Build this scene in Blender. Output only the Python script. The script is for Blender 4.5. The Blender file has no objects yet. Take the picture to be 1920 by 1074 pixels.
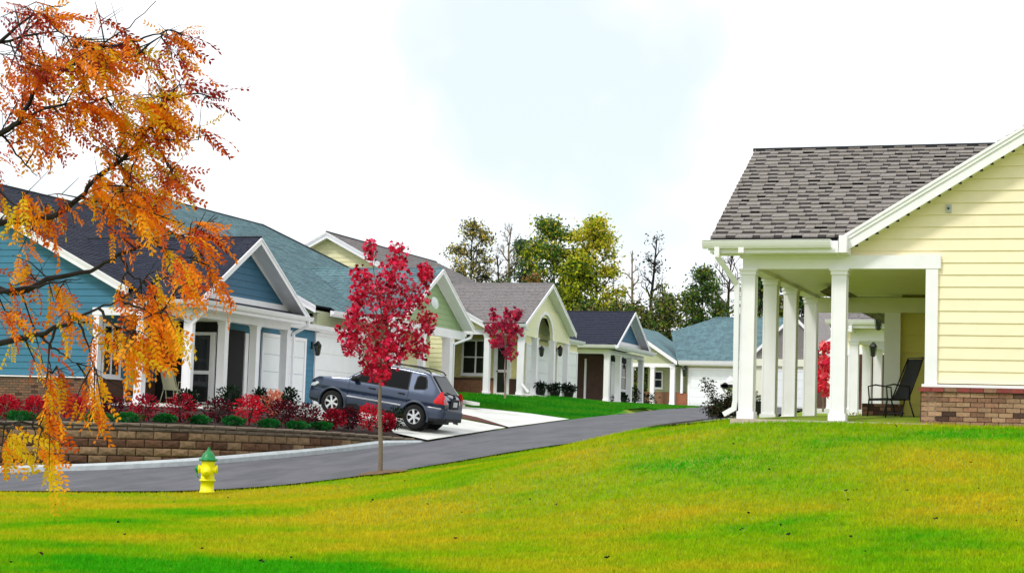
import bpy, bmesh, math, random
import numpy as np
from mathutils import Vector, Matrix
random.seed(7); rng = np.random.default_rng(7)
C = bpy.context.scene
col = C.collection
# ------------------------------------------------------------------ camera
FOC = 3400.0                     # focal length in pixels of the 1920 px wide photograph
YAW, PITCH, ROLL = math.radians(19.678), math.radians(4.814), math.radians(1.828)
FW = Vector((-math.sin(YAW)*math.cos(PITCH), math.cos(YAW)*math.cos(PITCH), math.sin(PITCH)))
r0 = Vector((math.cos(YAW), math.sin(YAW), 0)); u0 = r0.cross(FW)
RT = math.cos(ROLL)*r0 + math.sin(ROLL)*u0; UP = RT.cross(FW)
cd = bpy.data.cameras.new('camera'); cam = bpy.data.objects.new('camera', cd); col.objects.link(cam)
cam.matrix_world = Matrix(((RT.x, UP.x, -FW.x, 0), (RT.y, UP.y, -FW.y, 0), (RT.z, UP.z, -FW.z, 0), (0, 0, 0, 1)))
cd.sensor_width = 36; cd.lens = 36*FOC/1920; cd.clip_start = .1; cd.clip_end = 3000
C.camera = cam
# ------------------------------------------------------------------ world and sun
w = bpy.data.worlds.new('World'); C.world = w; w.use_nodes = True
nt = w.node_tree; nt.nodes.clear()
out = nt.nodes.new('ShaderNodeOutputWorld'); bg = nt.nodes.new('ShaderNodeBackground')
sky = nt.nodes.new('ShaderNodeTexSky'); sky.sky_type = 'NISHITA'; sky.sun_disc = False
SUN_EL, SUN_AZ = math.radians(48), math.radians(205)      # azimuth clockwise from +y
sky.sun_elevation = SUN_EL; sky.sun_rotation = SUN_AZ
tc = nt.nodes.new('ShaderNodeTexCoord'); mp = nt.nodes.new('ShaderNodeMapping'); mp.inputs['Scale'].default_value = (1, 1, 2.6); mp.inputs['Location'].default_value = (.35, .1, .2)
nz = nt.nodes.new('ShaderNodeTexNoise'); nz.inputs['Scale'].default_value = 4.6; nz.inputs['Detail'].default_value = 3; nz.inputs['Roughness'].default_value = .45
rp = nt.nodes.new('ShaderNodeValToRGB'); rp.color_ramp.elements[0].position = .42; rp.color_ramp.elements[1].position = .62
rp.color_ramp.elements[0].color = (.45, .45, .45, 1); rp.color_ramp.elements[1].color = (1, 1, 1, 1)
mx = nt.nodes.new('ShaderNodeMix'); mx.data_type = 'RGBA'; mx.inputs[7].default_value = (11.5, 11.7, 12.0, 1)
L = nt.links.new
L(tc.outputs['Generated'], mp.inputs[0]); L(mp.outputs[0], nz.inputs['Vector']); L(nz.outputs[0], rp.inputs[0])
pal = nt.nodes.new('ShaderNodeMix'); pal.data_type = 'RGBA'; pal.inputs[0].default_value = .8; pal.inputs[7].default_value = (7.5, 8.6, 9.0, 1)
vd = nt.nodes.new('ShaderNodeVectorMath'); vd.operation = 'DISTANCE'; hole = (FW + RT*((1010-960)/FOC) + UP*((537-205)/FOC)).normalized(); vd.inputs[1].default_value = hole
n2 = nt.nodes.new('ShaderNodeTexNoise'); n2.inputs['Scale'].default_value = 11; n2.inputs['Detail'].default_value = 3
ma = nt.nodes.new('ShaderNodeMath'); ma.operation = 'MULTIPLY_ADD'; ma.inputs[1].default_value = .30; mr = nt.nodes.new('ShaderNodeMapRange'); mr.interpolation_type = 'SMOOTHSTEP'
mr.inputs[1].default_value = .18; mr.inputs[2].default_value = .32; mr.inputs[3].default_value = .2; mr.inputs[4].default_value = 1; mn = nt.nodes.new('ShaderNodeMath'); mn.operation = 'MINIMUM'
L(tc.outputs['Generated'], vd.inputs[0]); L(tc.outputs['Generated'], n2.inputs['Vector']); L(n2.outputs[0], ma.inputs[0]); L(vd.outputs['Value'], ma.inputs[2]); L(ma.outputs[0], mr.inputs[0])
L(mr.outputs[0], mn.inputs[0]); L(rp.outputs[0], mn.inputs[1]); L(mn.outputs[0], mx.inputs[0]); L(sky.outputs[0], pal.inputs[6]); L(pal.outputs[2], mx.inputs[6]); L(mx.outputs[2], bg.inputs[0]); L(bg.outputs[0], out.inputs[0])
bg.inputs[1].default_value = .115
sd = bpy.data.lights.new('sun', 'SUN'); sun = bpy.data.objects.new('sun', sd); col.objects.link(sun)
sd.energy = 1.9; sd.angle = math.radians(10); sd.color = (1, .97, .92)
sdir = Vector((math.sin(SUN_AZ)*math.cos(SUN_EL), math.cos(SUN_AZ)*math.cos(SUN_EL), math.sin(SUN_EL)))
sun.rotation_euler = sdir.to_track_quat('Z', 'Y').to_euler()
C.render.engine = 'CYCLES'
vs = C.view_settings; vs.view_transform = 'Standard'; vs.look = 'None'; vs.exposure = 0; vs.gamma = 1

def px(x, y, Z):                 # a point at depth Z (metres) seen at pixel x, y of the photograph
    return (FW + RT*((x-960)/FOC) + UP*((537-y)/FOC))*Z
# ------------------------------------------------------------------ materials
def s2l(c): return tuple((v/12.92 if v <= .04045 else ((v+.055)/1.055)**2.4) for v in [q/255 for q in c])
MATS = {}
def mat(name, rgb, rough=.7, var=.12, scale=8, bump=.0, bscale=60, metal=0, spec=.4, rgb2=None, trans=0, coat=0, objvar=0, emit=None, stretch=None, patch=None):
    """rgb: real base colour as sRGB 0-255; var: noise variation of value; rgb2: second colour mixed by large noise"""
    if name in MATS: return MATS[name]
    m = bpy.data.materials.new(name); m.use_nodes = True; n = m.node_tree.nodes; l = m.node_tree.links.new
    b = n['Principled BSDF']; b.inputs['Roughness'].default_value = rough; b.inputs['Metallic'].default_value = metal
    b.inputs['Specular IOR Level'].default_value = spec
    if coat: b.inputs['Coat Weight'].default_value = coat; b.inputs['Coat Roughness'].default_value = .08
    g = n.new('ShaderNodeNewGeometry'); vec = g.outputs['Position']
    if stretch:
        mpn = n.new('ShaderNodeMapping'); mpn.inputs['Scale'].default_value = stretch; l(vec, mpn.inputs[0]); vec = mpn.outputs[0]
    nz = n.new('ShaderNodeTexNoise'); nz.inputs['Scale'].default_value = scale; nz.inputs['Detail'].default_value = 4
    l(vec, nz.inputs['Vector'])
    c = s2l(rgb) + (1,)
    src = None
    if rgb2:
        n2 = n.new('ShaderNodeTexNoise'); n2.inputs['Scale'].default_value = (patch or scale*.3); n2.inputs['Detail'].default_value = 3; l(vec, n2.inputs['Vector'])
        r2 = n.new('ShaderNodeValToRGB'); r2.color_ramp.elements[0].position = .4; r2.color_ramp.elements[1].position = .6
        r2.color_ramp.elements[0].color = c; r2.color_ramp.elements[1].color = s2l(rgb2)+(1,)
        l(n2.outputs[0], r2.inputs[0]); src = r2.outputs[0]
    h = n.new('ShaderNodeHueSaturation')
    if src: l(src, h.inputs['Color'])
    else: h.inputs['Color'].default_value = c
    mr = n.new('ShaderNodeMapRange'); mr.inputs[1].default_value = .3; mr.inputs[2].default_value = .7
    mr.inputs[3].default_value = 1-var; mr.inputs[4].default_value = 1+var
    l(nz.outputs[0], mr.inputs[0]); val = mr.outputs[0]
    if objvar:
        oi = n.new('ShaderNodeObjectInfo'); m2 = n.new('ShaderNodeMapRange'); m2.inputs[3].default_value = 1-objvar; m2.inputs[4].default_value = 1+objvar
        l(oi.outputs['Random'], m2.inputs[0]); mm = n.new('ShaderNodeMath'); mm.operation = 'MULTIPLY'; l(val, mm.inputs[0]); l(m2.outputs[0], mm.inputs[1]); val = mm.outputs[0]
    l(val, h.inputs['Value']); l(h.outputs[0], b.inputs['Base Color'])
    if bump:
        n3 = n.new('ShaderNodeTexNoise'); n3.inputs['Scale'].default_value = bscale; n3.inputs['Detail'].default_value = 3; l(vec, n3.inputs['Vector'])
        bp = n.new('ShaderNodeBump'); bp.inputs['Strength'].default_value = bump; bp.inputs['Distance'].default_value = .02
        l(n3.outputs[0], bp.inputs['Height']); l(bp.outputs[0], b.inputs['Normal'])
    if trans:
        tr = n.new('ShaderNodeBsdfTranslucent'); l(h.outputs[0], tr.inputs[0]); ms = n.new('ShaderNodeMixShader'); ms.inputs[0].default_value = trans
        l(b.outputs[0], ms.inputs[1]); l(tr.outputs[0], ms.inputs[2]); l(ms.outputs[0], n['Material Output'].inputs[0])
    if emit: b.inputs['Emission Color'].default_value = s2l(emit)+(1,); b.inputs['Emission Strength'].default_value = 1
    MATS[name] = m; return m

M_white = mat('white_trim', (244, 241, 246), .5, .035, 3)
M_cream_trim = mat('cream_trim', (232, 230, 210), .5, .03, 3)
M_gutter = mat('gutter_metal', (240, 238, 243), .35, .03, 4)
M_yellow = mat('yellow_siding', (249, 234, 200), .6, .03, 5, objvar=.02)
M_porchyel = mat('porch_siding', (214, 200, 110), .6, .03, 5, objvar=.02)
M_blue = mat('blue_siding', (56, 118, 146), .6, .07, 5, objvar=.05)
M_blue2 = mat('slate_blue_siding', (62, 108, 138), .6, .05, 5, objvar=.04)
M_sage = mat('sage_siding', (160, 182, 138), .6, .05, 5)
M_olive = mat('olive_siding', (182, 184, 150), .6, .05, 5)
M_cream = mat('cream_siding', (240, 232, 186), .6, .04, 5)
M_pale = mat('pale_stucco', (234, 230, 196), .75, .04, 6)
M_rbrown = mat('brown_shingle', (136, 129, 124), .9, .18, 25, .3, 90, objvar=.06)
M_rbrown_d = mat('dark_brown_shingle', (50, 44, 43), .95, .15, 25, .3, 90)
M_rgrey = mat('grey_shingle', (128, 122, 122), .9, .22, 14, .2, 60)
M_rnavy = mat('navy_shingle', (34, 38, 56), .85, .3, 12, .2, 60)
M_rgreen = mat('green_grey_shingle', (100, 130, 136), .9, .2, 7, .2, 60, rgb2=(88, 114, 122))
M_rblack = mat('ridge_cap', (40, 40, 44), .9, .2, 12)
M_concrete = mat('concrete', (222, 222, 216), .8, .09, 2.2, .15, 40, rgb2=(206, 206, 200))
M_kerb = mat('kerb_concrete', (190, 196, 198), .85, .12, 6, .25, 50)
M_asph = mat('asphalt', (98, 97, 102), .85, .12, 3, .3, 90, rgb2=(86, 86, 90), stretch=(1.6, .5, 1))
M_dark = mat('interior_shade', (26, 24, 26), .8, .2, 2)  # near-black colour stands in for the shade inside the porches
M_pane = mat('window_glass', (22, 30, 34), .08, .15, 1.5, spec=.8)
M_door = mat('white_door', (226, 228, 226), .45, .03, 3)
M_ggarage = mat('garage_panel', (236, 238, 240), .45, .03, 3)
M_brickA = mat('brick_red', (142, 104, 82), .9, .25, 30, .4, 80, objvar=.3)
M_brickB = mat('brick_tan', (164, 130, 102), .9, .2, 30, .4, 80, objvar=.25)
M_brickC = mat('brick_dark', (84, 60, 50), .9, .2, 30, .4, 80, objvar=.3)
M_brickcap = mat('brick_cap', (134, 62, 58), .9, .2, 30, .4, 80, objvar=.25)
M_mortar = mat('mortar', (112, 98, 84), .95, .1, 20)
M_mortard = mat('dark_mortar', (66, 56, 50), .95, .1, 20)
M_blk = mat('tan_block', (126, 102, 74), .95, .22, 14, .6, 40, objvar=.16)
M_blkd = mat('brown_block', (94, 66, 46), .95, .25, 14, .6, 40, objvar=.2)
M_cap = mat('cap_stone', (118, 104, 88), .95, .2, 10, .5, 40, objvar=.1)
M_mulch = mat('mulch', (58, 40, 32), .95, .4, 20, .8, 30, rgb2=(36, 26, 22))
M_redmulch = mat('red_mulch', (92, 50, 42), .95, .35, 20, .8, 30)
M_soil = mat('turf_soil', (120, 140, 12), .95, .25, 3, .4, 30)
M_bark = mat('bark', (66, 54, 46), .9, .25, 30, .4, 60)
M_barkl = mat('pale_bark', (128, 112, 98), .9, .2, 30, .3, 60)
M_barkd = mat('dark_bark', (30, 25, 24), .9, .2, 30)
M_black = mat('black_metal', (22, 22, 24), .45, .1, 5)
M_sling = mat('black_sling', (30, 30, 30), .8, .15, 30)
M_beige = mat('beige_sling', (150, 148, 122), .8, .1, 30)
M_silver = mat('bright_metal', (190, 190, 192), .3, .05, 5, metal=.8)
M_dish = mat('dish_grey', (214, 220, 218), .5, .04, 5)

def grass_mat(name, g, y, o):
    m = bpy.data.materials.new(name); m.use_nodes = True; n = m.node_tree.nodes; l = m.node_tree.links.new
    b = n['Principled BSDF']; b.inputs['Roughness'].default_value = .8; b.inputs['Specular IOR Level'].default_value = .08
    ge = n.new('ShaderNodeNewGeometry'); mp = n.new('ShaderNodeMapping'); mp.inputs['Rotation'].default_value = (0, 0, -YAW); mp.inputs['Scale'].default_value = (.7, 1.0, .1); l(ge.outputs['Position'], mp.inputs[0])
    n1 = n.new('ShaderNodeTexNoise'); n1.inputs['Scale'].default_value = .33; n1.inputs['Detail'].default_value = 7; n1.inputs['Roughness'].default_value = .66; l(mp.outputs[0], n1.inputs[0])
    r = n.new('ShaderNodeValToRGB'); e = r.color_ramp.elements
    e[0].position = .33; e[0].color = s2l(g)+(1,); e[1].position = .46; e[1].color = s2l(y)+(1,)
    x = e.new(.62); x.color = s2l(o)+(1,)
    at_ = n.new('ShaderNodeAttribute'); at_.attribute_name = 'tone'; ad = n.new('ShaderNodeMath'); ad.operation = 'ADD'; l(n1.outputs[0], ad.inputs[0]); l(at_.outputs['Fac'], ad.inputs[1]); l(ad.outputs[0], r.inputs[0])
    n2 = n.new('ShaderNodeTexNoise'); n2.inputs['Scale'].default_value = 9; n2.inputs['Detail'].default_value = 3; l(ge.outputs['Position'], n2.inputs[0])
    mr = n.new('ShaderNodeMapRange'); mr.inputs[1].default_value = .3; mr.inputs[2].default_value = .7; mr.inputs[3].default_value = .78; mr.inputs[4].default_value = 1.22; l(n2.outputs[0], mr.inputs[0])
    h = n.new('ShaderNodeHueSaturation'); l(r.outputs[0], h.inputs['Color']); l(mr.outputs[0], h.inputs['Value'])
    l(h.outputs[0], b.inputs['Base Color'])
    tr = n.new('ShaderNodeBsdfTranslucent'); l(h.outputs[0], tr.inputs[0]); ms = n.new('ShaderNodeMixShader'); ms.inputs[0].default_value = .3
    l(b.outputs[0], ms.inputs[1]); l(tr.outputs[0], ms.inputs[2]); l(ms.outputs[0], n['Material Output'].inputs[0])
    return m
M_grass = grass_mat('lawn_grass', (62, 170, 6), (148, 184, 6), (204, 184, 30))
M_grass2 = grass_mat('upper_grass', (30, 128, 26), (52, 146, 24), (84, 150, 28))
# ------------------------------------------------------------------ mesh helpers
class MB:
    def __init__(s): s.v = []; s.f = []; s.m = []
    def add(s, vs, fs, mi=0):
        o = len(s.v); s.v += [tuple(q) for q in vs]; s.f += [tuple(i+o for i in f) for f in fs]; s.m += [mi]*len(fs); return s
    def box(s, x0, x1, y0, y1, z0, z1, mi=0):
        if x0 > x1: x0, x1 = x1, x0
        return s.add([(x0,y0,z0),(x1,y0,z0),(x1,y1,z0),(x0,y1,z0),(x0,y0,z1),(x1,y0,z1),(x1,y1,z1),(x0,y1,z1)],
                     [(0,3,2,1),(4,5,6,7),(0,1,5,4),(1,2,6,5),(2,3,7,6),(3,0,4,7)], mi)
    def bar(s, a, b, wd, ht, up=(0,0,1), mi=0):
        a = Vector(a); b = Vector(b); d = (b-a).normalized(); sd_ = d.cross(Vector(up))
        if sd_.length < 1e-4: sd_ = d.cross(Vector((1,0,0)))
        sd_.normalize(); u = sd_.cross(d); sd_ *= wd/2; u *= ht/2
        return s.add([a-sd_-u, a+sd_-u, a+sd_+u, a-sd_+u, b-sd_-u, b+sd_-u, b+sd_+u, b-sd_+u],
                     [(0,3,2,1),(4,5,6,7),(0,1,5,4),(1,2,6,5),(2,3,7,6),(3,0,4,7)], mi)
    def tube(s, pts, rad, n=6, mi=0, cap=True):
        pts = [Vector(p) for p in pts]
        if not hasattr(rad, '__len__'): rad = [rad]*len(pts)
        o = len(s.v); prev = None
        for i, p in enumerate(pts):
            d = (pts[min(i+1, len(pts)-1)]-pts[max(i-1, 0)])
            if d.length < 1e-9: d = Vector((0,0,1))
            d.normalize()
            if prev is None:
                a = d.orthogonal().normalized()
            else:
                a = prev - d*prev.dot(d); a = a.normalized() if a.length > 1e-6 else d.orthogonal().normalized()
            prev = a; b = d.cross(a)
            for k in range(n):
                t = 2*math.pi*k/n; s.v.append(tuple(p+(a*math.cos(t)+b*math.sin(t))*rad[i]))
        for i in range(len(pts)-1):
            for k in range(n):
                k2 = (k+1) % n; s.f.append((o+i*n+k, o+i*n+k2, o+(i+1)*n+k2, o+(i+1)*n+k)); s.m.append(mi)
        if cap:
            s.f.append(tuple(o+k for k in range(n))[::-1]); s.f.append(tuple(o+(len(pts)-1)*n+k for k in range(n))); s.m += [mi, mi]
        return s
    def lathe(s, prof, n=20, c=(0,0,0), ax='z', mi=0, a0=0, a1=2*math.pi):
        o = len(s.v); full = abs(a1-a0-2*math.pi) < 1e-6; nn = n if full else n+1
        for r, h in prof:
            for k in range(nn):
                t = a0+(a1-a0)*k/n; x, y = r*math.cos(t), r*math.sin(t)
                p = (x, y, h) if ax == 'z' else ((x, h, y) if ax == 'y' else (h, x, y))
                s.v.append((p[0]+c[0], p[1]+c[1], p[2]+c[2]))
        for i in range(len(prof)-1):
            for k in range(n):
                k2 = (k+1) % nn; s.f.append((o+i*nn+k, o+i*nn+k2, o+(i+1)*nn+k2, o+(i+1)*nn+k)); s.m.append(mi)
        return s
    def prism(s, poly, vec, mi=0):
        n = len(poly); vec = Vector(vec); p2 = [Vector(p)+vec for p in poly]
        return s.add(list(poly)+p2, [tuple(range(n))[::-1], tuple(range(n, 2*n))]+[(i, (i+1)%n, n+(i+1)%n, n+i) for i in range(n)], mi)
    def mesh(s, name, mats, off=(0,0,0), smooth=False):
        me = bpy.data.meshes.new(name); ox, oy, oz = off
        me.from_pydata([(x-ox, y-oy, z-oz) for x, y, z in s.v], [], s.f)
        for m in (mats if isinstance(mats, (list, tuple)) else [mats]): me.materials.append(m)
        if isinstance(mats, (list, tuple)) and len(mats) > 1: me.polygons.foreach_set('material_index', s.m)
        if smooth: me.polygons.foreach_set('use_smooth', [True]*len(me.polygons))
        me.update(); return me
def wloc(o):
    v = Vector((0,0,0))
    while o: v += o.location; o = o.parent
    return v
def part(name, mb, mats, parent=None, smooth=False, kind=None, local=False, bevel=0):
    """a mesh given in world coordinates, linked under parent (unrotated parents), or local coordinates"""
    off = wloc(parent) if (parent and not local) else (0,0,0)
    if isinstance(mb, bpy.types.Mesh): me = mb
    else: me = mb.mesh(name, mats, off, smooth)
    o = bpy.data.objects.new(name, me); col.objects.link(o)
    if parent: o.parent = parent
    if kind: o['kind'] = kind
    if bevel:
        bm = bmesh.new(); bm.from_mesh(me)
        bmesh.ops.bevel(bm, geom=bm.edges, offset=bevel, segments=1, affect='EDGES'); bm.to_mesh(me); bm.free()
    return o
def thing(name, label, cat, loc=(0,0,0), rz=0, group=None):
    o = bpy.data.objects.new(name, None); col.objects.link(o); o.location = loc; o.rotation_euler = (0,0,rz)
    o.empty_display_size = .2; o['label'] = label; o['category'] = cat
    if group: o['group'] = group
    return o
def tag(o, label, cat, group=None):
    o['label'] = label; o['category'] = cat
    if group: o['group'] = group
    return o
def struct(name, mb, m, smooth=False):
    o = part(name, mb, m, smooth=smooth); o['kind'] = 'structure'; return o
def clip(poly, a, b, c):          # keep a*u+b*v <= c
    r = []
    for i in range(len(poly)):
        p, q = poly[i-1], poly[i]; dp = a*p[0]+b*p[1]-c; dq = a*q[0]+b*q[1]-c
        if dp <= 0: r.append(p) if False else None
        if (dp < 0) != (dq < 0):
            t = dp/(dp-dq); r.append((p[0]+(q[0]-p[0])*t, p[1]+(q[1]-p[1])*t))
        if dq < 0: r.append(q)
    return r
class Plane:
    def __init__(s, O, u, v, n): s.O = Vector(O); s.u = Vector(u); s.v = Vector(v); s.n = Vector(n)
    def p(s, a, b, h=0): return s.O + s.u*a + s.v*b + s.n*h
    def cell(s, mb, poly, u0, u1, v0, v1, hb, ht, base=0, mi=0):
        q = clip(clip(clip(clip(poly, -1, 0, -u0), 1, 0, u1), 0, -1, -v0), 0, 1, v1)
        if len(q) < 3: return False
        ar = abs(sum(q[i-1][0]*q[i][1]-q[i][0]*q[i-1][1] for i in range(len(q))))/2
        if ar < 2e-4: return False
        n = len(q)
        top = [s.p(a, b, hb+(ht-hb)*(b-v0)/(v1-v0)) for a, b in q]; bot = [s.p(a, b, base) for a, b in q]
        mb.add(top+bot, [tuple(range(n))]+[(i, n+i, n+(i+1) % n, (i+1) % n) for i in range(n)], mi); return True
def bounds(poly): us = [p[0] for p in poly]; vs_ = [p[1] for p in poly]; return min(us), max(us), min(vs_), max(vs_)
def siding(pl, poly, m, parent, step=.19, z0=None, single=True, name='siding_board'):
    u0, u1, v0, v1 = bounds(poly)
    if z0 is not None: v0 = z0 + math.floor((v0-z0)/step)*step
    allm = MB(); v = v0
    while v < v1-.01:
        mb = MB() if single else allm
        if pl.cell(mb, poly, u0-.01, u1+.01, v, v+step, .024, .006) and single: part(name, mb, m, parent)
        v += step
    if not single and allm.f: part('siding', allm, m, parent, kind='stuff')
def shingles(pl, poly, mats, parent, course=.14, tab=.33, lift=.018, keep=0, score=None):
    """stepped tabs over a roof plane; the `keep` best scoring tabs become parts, the rest one joined part"""
    u0, u1, v0, v1 = bounds(poly); rest = MB(); singles = []; k = 0; v = v0
    while v < v1-.005:
        off = random.random()*tab; u = u0-off
        while u < u1:
            wd = tab*random.uniform(.6, 1.35); mi = 1 if (len(mats) > 1 and random.random() < .0) else 0
            h = lift*random.uniform(.7, 1.3)
            g = .012 if tab < .6 else 0
            if keep:
                mb = MB()
                if pl.cell(mb, poly, u+g/2, u+wd-g/2, v, v+course*1.02, h, .004): singles.append((score(pl.p(u+wd/2, v)), mb))
                # dark slot tab (the lower layer of a laminated shingle) beside it
                slot = tab*random.uniform(.5, 1.0)
                if random.random() < .88: pl.cell(rest, poly, u+wd, u+wd+slot, v, v+course*.5, .006, .006, -.01, mi=1)
                pl.cell(rest, poly, u+wd, u+wd+slot, v+course*.5, v+course*1.02, .014, .006, 0, mi=0)
                u += slot
            else: pl.cell(rest, poly, u+g/2, u+wd-g/2, v, v+course*1.02, h, .004, mi=mi)
            u += wd
        v += course; k += 1
    singles.sort(key=lambda t: t[0])
    for i, (sc, mb) in enumerate(singles):
        if i < keep: part('shingle', mb, mats[0], parent)
        else: rest.add(mb.v, mb.f)
    if rest.f: part('shingles', rest, mats, parent, kind='stuff')
def bricks(pl, poly, parent, bl=.215, bh=.075, j=.01, mats=None, single=0, under=None, lift=.02, cheap=False):
    u0, u1, v0, v1 = bounds(poly); v = v0; r = 0; rest = MB(); ct = 0
    while v < v1-.01:
        u = u0 - (bl/2 if r % 2 else 0)
        while u < u1:
            mi = random.choices(range(len(mats)), [6, 4, 1.2][:len(mats)])[0]
            mb = MB(); h = lift*random.uniform(.8, 1.25)
            if pl.cell(mb, poly, u, u+bl-j, v, min(v+bh-j, v1), h, h):
                if ct < single: part('brick', mb, mats[mi], parent); ct += 1
                else: rest.add(mb.v, mb.f, mi)
            u += bl
        v += bh; r += 1
    if rest.f: part('bricks', rest, mats, parent, kind='stuff')
# ------------------------------------------------------------------ ground heights
def P4(x, y, Z): v = px(x, y, Z); return (v.x, v.y, v.z)
LE = [P4(-500, 905, 38), P4(-250, 898, 39.5), P4(0, 886, 40.5), P4(200, 880, 40.6), P4(400, 869, 41.8), P4(600, 851, 45), P4(700, 839, 47), P4(800, 827, 49.3),
      (-18.8, 52.5, .33), (-19.0, 59.2, .724), (-19.5, 66.4, 1.06), (-21.0, 78.7, 1.53), (-23.6, 97, 2.08), (-27, 110, 2.42)]
RE = [P4(-500, 915, 31), P4(-250, 917, 33), P4(0, 919, 34), P4(200, 920, 34), P4(380, 918, 34.8), P4(550, 906, 36.3), P4(720, 885, 38), (-14.7, 37.6, -.53),
      (-14.0, 41.0, -.19), (-13.7, 46.7, .136), (-13.5, 53.4, .49), (-14.6, 70, 1.12), (-17.0, 88, 1.75), (-19, 104.5, 2.30)]
CP = LE + RE + [(0, 0, -1.42), (-10, 0, -1.42), (10, 0, -1.2), P4(0, 1074, 17), P4(960, 1074, 17), P4(1920, 1074, 15.5),
      P4(380, 950, 28), P4(380, 1000, 21.5), P4(0, 950, 28), P4(0, 1000, 21.5), P4(720, 915, 31.5), P4(720, 985, 23), P4(-300, 980, 24),
      (-6.3, 28.6, .40), (-4.5, 28.8, .46), (-1, 28.8, .46), (4, 29, .48), (-8.5, 30.5, .28), (-6.6, 35.5, .50), (5, 40, .6), (-8, 60, .8), (10, 80, 1.6), (10, 15, -.5),
      (-25.3, 44, .50), (-35, 44, .40), (-26, 50.3, .80), (-26, 57.5, .98), (-25, 63.5, 1.18), (-24.3, 69.5, 1.76), (-24.3, 76.5, 1.86), (-26.4, 89.3, 2.04), (-26.4, 96.5, 2.15),
      (-30, 115, 2.5), (-20, 116, 2.5), (-12, 120, 2.5), (-40, 70, 1.8), (-40, 110, 2.4), (0, 140, 2.8), (-80, 160, 3), (-60, 60, 1.6), (-60, 30, -1), (-40, 25, -1.3), (60, 140, 3), (60, 30, 0), (60, 0, -.6), (-60, 0, -1.5), (0, -20, -1.5)]
cp = np.array(CP)
def _U(r2): return np.where(r2 > 1e-12, .5*r2*np.log(np.maximum(r2, 1e-12)), 0)
_n = len(cp); _K = _U(((cp[:, None, :2]-cp[None, :, :2])**2).sum(-1)) + np.eye(_n)*1.0
_A = np.zeros((_n+3, _n+3)); _A[:_n, :_n] = _K; _A[:_n, _n] = 1; _A[:_n, _n+1:] = cp[:, :2]; _A[_n:, :_n] = _A[:_n, _n:].T
_W = np.linalg.solve(_A, np.append(cp[:, 2], [0, 0, 0]))
def G(X, Y):
    X = np.asarray(X, float); Y = np.asarray(Y, float)
    r2 = (X[..., None]-cp[:, 0])**2 + (Y[..., None]-cp[:, 1])**2
    return _U(r2)@_W[:_n] + _W[_n] + _W[_n+1]*X + _W[_n+2]*Y
def g1(x, y): return float(G(x, y))
def grid_mesh(xs, ys, f, keep=None):
    mb = MB(); X, Y = np.meshgrid(xs, ys); Z = f(X, Y); nx = len(xs)
    mb.v = list(zip(X.ravel().tolist(), Y.ravel().tolist(), Z.ravel().tolist()))
    for j in range(len(ys)-1):
        for i in range(nx-1):
            if keep and not keep((xs[i]+xs[i+1])/2, (ys[j]+ys[j+1])/2): continue
            a = j*nx+i; mb.f.append((a, a+1, a+nx+1, a+nx)); mb.m.append(0)
    return mb
def resample(P, n):
    P = [Vector(p) for p in P]; out_ = []
    for i in range(len(P)-1):
        p0, p1, p2, p3 = P[max(i-1, 0)], P[i], P[i+1], P[min(i+2, len(P)-1)]
        for k in range(n):
            t = k/n; out_.append(.5*((2*p1)+(p2-p0)*t+(2*p0-5*p1+4*p2-p3)*t*t+(3*p1-p0-3*p2+p3)*t**3))
    out_.append(P[-1]); return out_
LEs, REs = resample(LE, 4), resample(RE, 4)
# far terrain falls back to a level plain beyond the built area
def T(X, Y):
    Xc = np.clip(X, -75, 60); Yc = np.clip(Y, -15, 150)
    return np.clip(G(Xc, Yc), -2.5, 3.6) - .05
xs = np.concatenate([np.linspace(-1500, -80, 8), np.arange(-75, 40, 1.0), np.linspace(45, 1500, 9)])
ys = np.concatenate([np.linspace(-400, -20, 4), np.arange(-14, 125, 1.0), np.linspace(130, 2000, 10)])
struct('ground', grid_mesh(xs, ys, T), M_soil, True)
def road_mb():
    mb = MB(); n = 8
    for a, b in zip(LEs, REs):
        for k in range(n+1):
            t = k/n; p = a.lerp(b, t); crown = .04*(1-(2*t-1)**2); mb.v.append((p.x, p.y, p.z+.0+crown))
    for i in range(len(LEs)-1):
        for k in range(n):
            a = i*(n+1)+k; mb.f.append((a, a+1, a+n+2, a+n+1)); mb.m.append(0)
    return mb
struct('road', road_mb(), M_asph, True)
# ground under the road must stay below it: sink the terrain there
gr = bpy.data.objects['ground']
poly_road = [(p.x, p.y) for p in LEs] + [(p.x, p.y) for p in REs[::-1]]
def inside(x, y, poly):
    r = False
    for i in range(len(poly)):
        (x1, y1), (x2, y2) = poly[i-1], poly[i]
        if (y1 > y) != (y2 > y) and x < (x2-x1)*(y-y1)/(y2-y1)+x1: r = not r
    return r
for v in gr.data.vertices:
    if inside(v.co.x, v.co.y, poly_road) or (-42 < v.co.x < 14 and 4 < v.co.y < 64 and v.co.x > -17): v.co.z -= .35
def strip(A, B, n, f, dz=0):      # sheet between two polylines with heights from f or their own z
    mb = MB()
    for a, b in zip(A, B):
        for k in range(n+1):
            p = Vector(a).lerp(Vector(b), k/n); mb.v.append((p.x, p.y, (f(p.x, p.y) if f else p.z)+dz))
    for i in range(len(A)-1):
        for k in range(n):
            q = i*(n+1)+k; mb.f.append((q, q+1, q+n+2, q+n+1)); mb.m.append(0)
    return mb
# court to the right of the road's far end and the apron of the last house
mb = strip([(-19, 100, 2.2), (-27, 110, 2.42), (-31, 112.5, 2.46)], [(2, 100, 2.3), (2, 110, 2.44), (2, 113, 2.48)], 6, None); struct('court', mb, M_asph)
mb = strip([(-30.5, 111.5, 2.47), (-30.5, 115.2, 2.56)], [(-12, 111.5, 2.5), (-12, 115.2, 2.56)], 4, None, .02); struct('garage_apron', mb, M_concrete)
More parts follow.
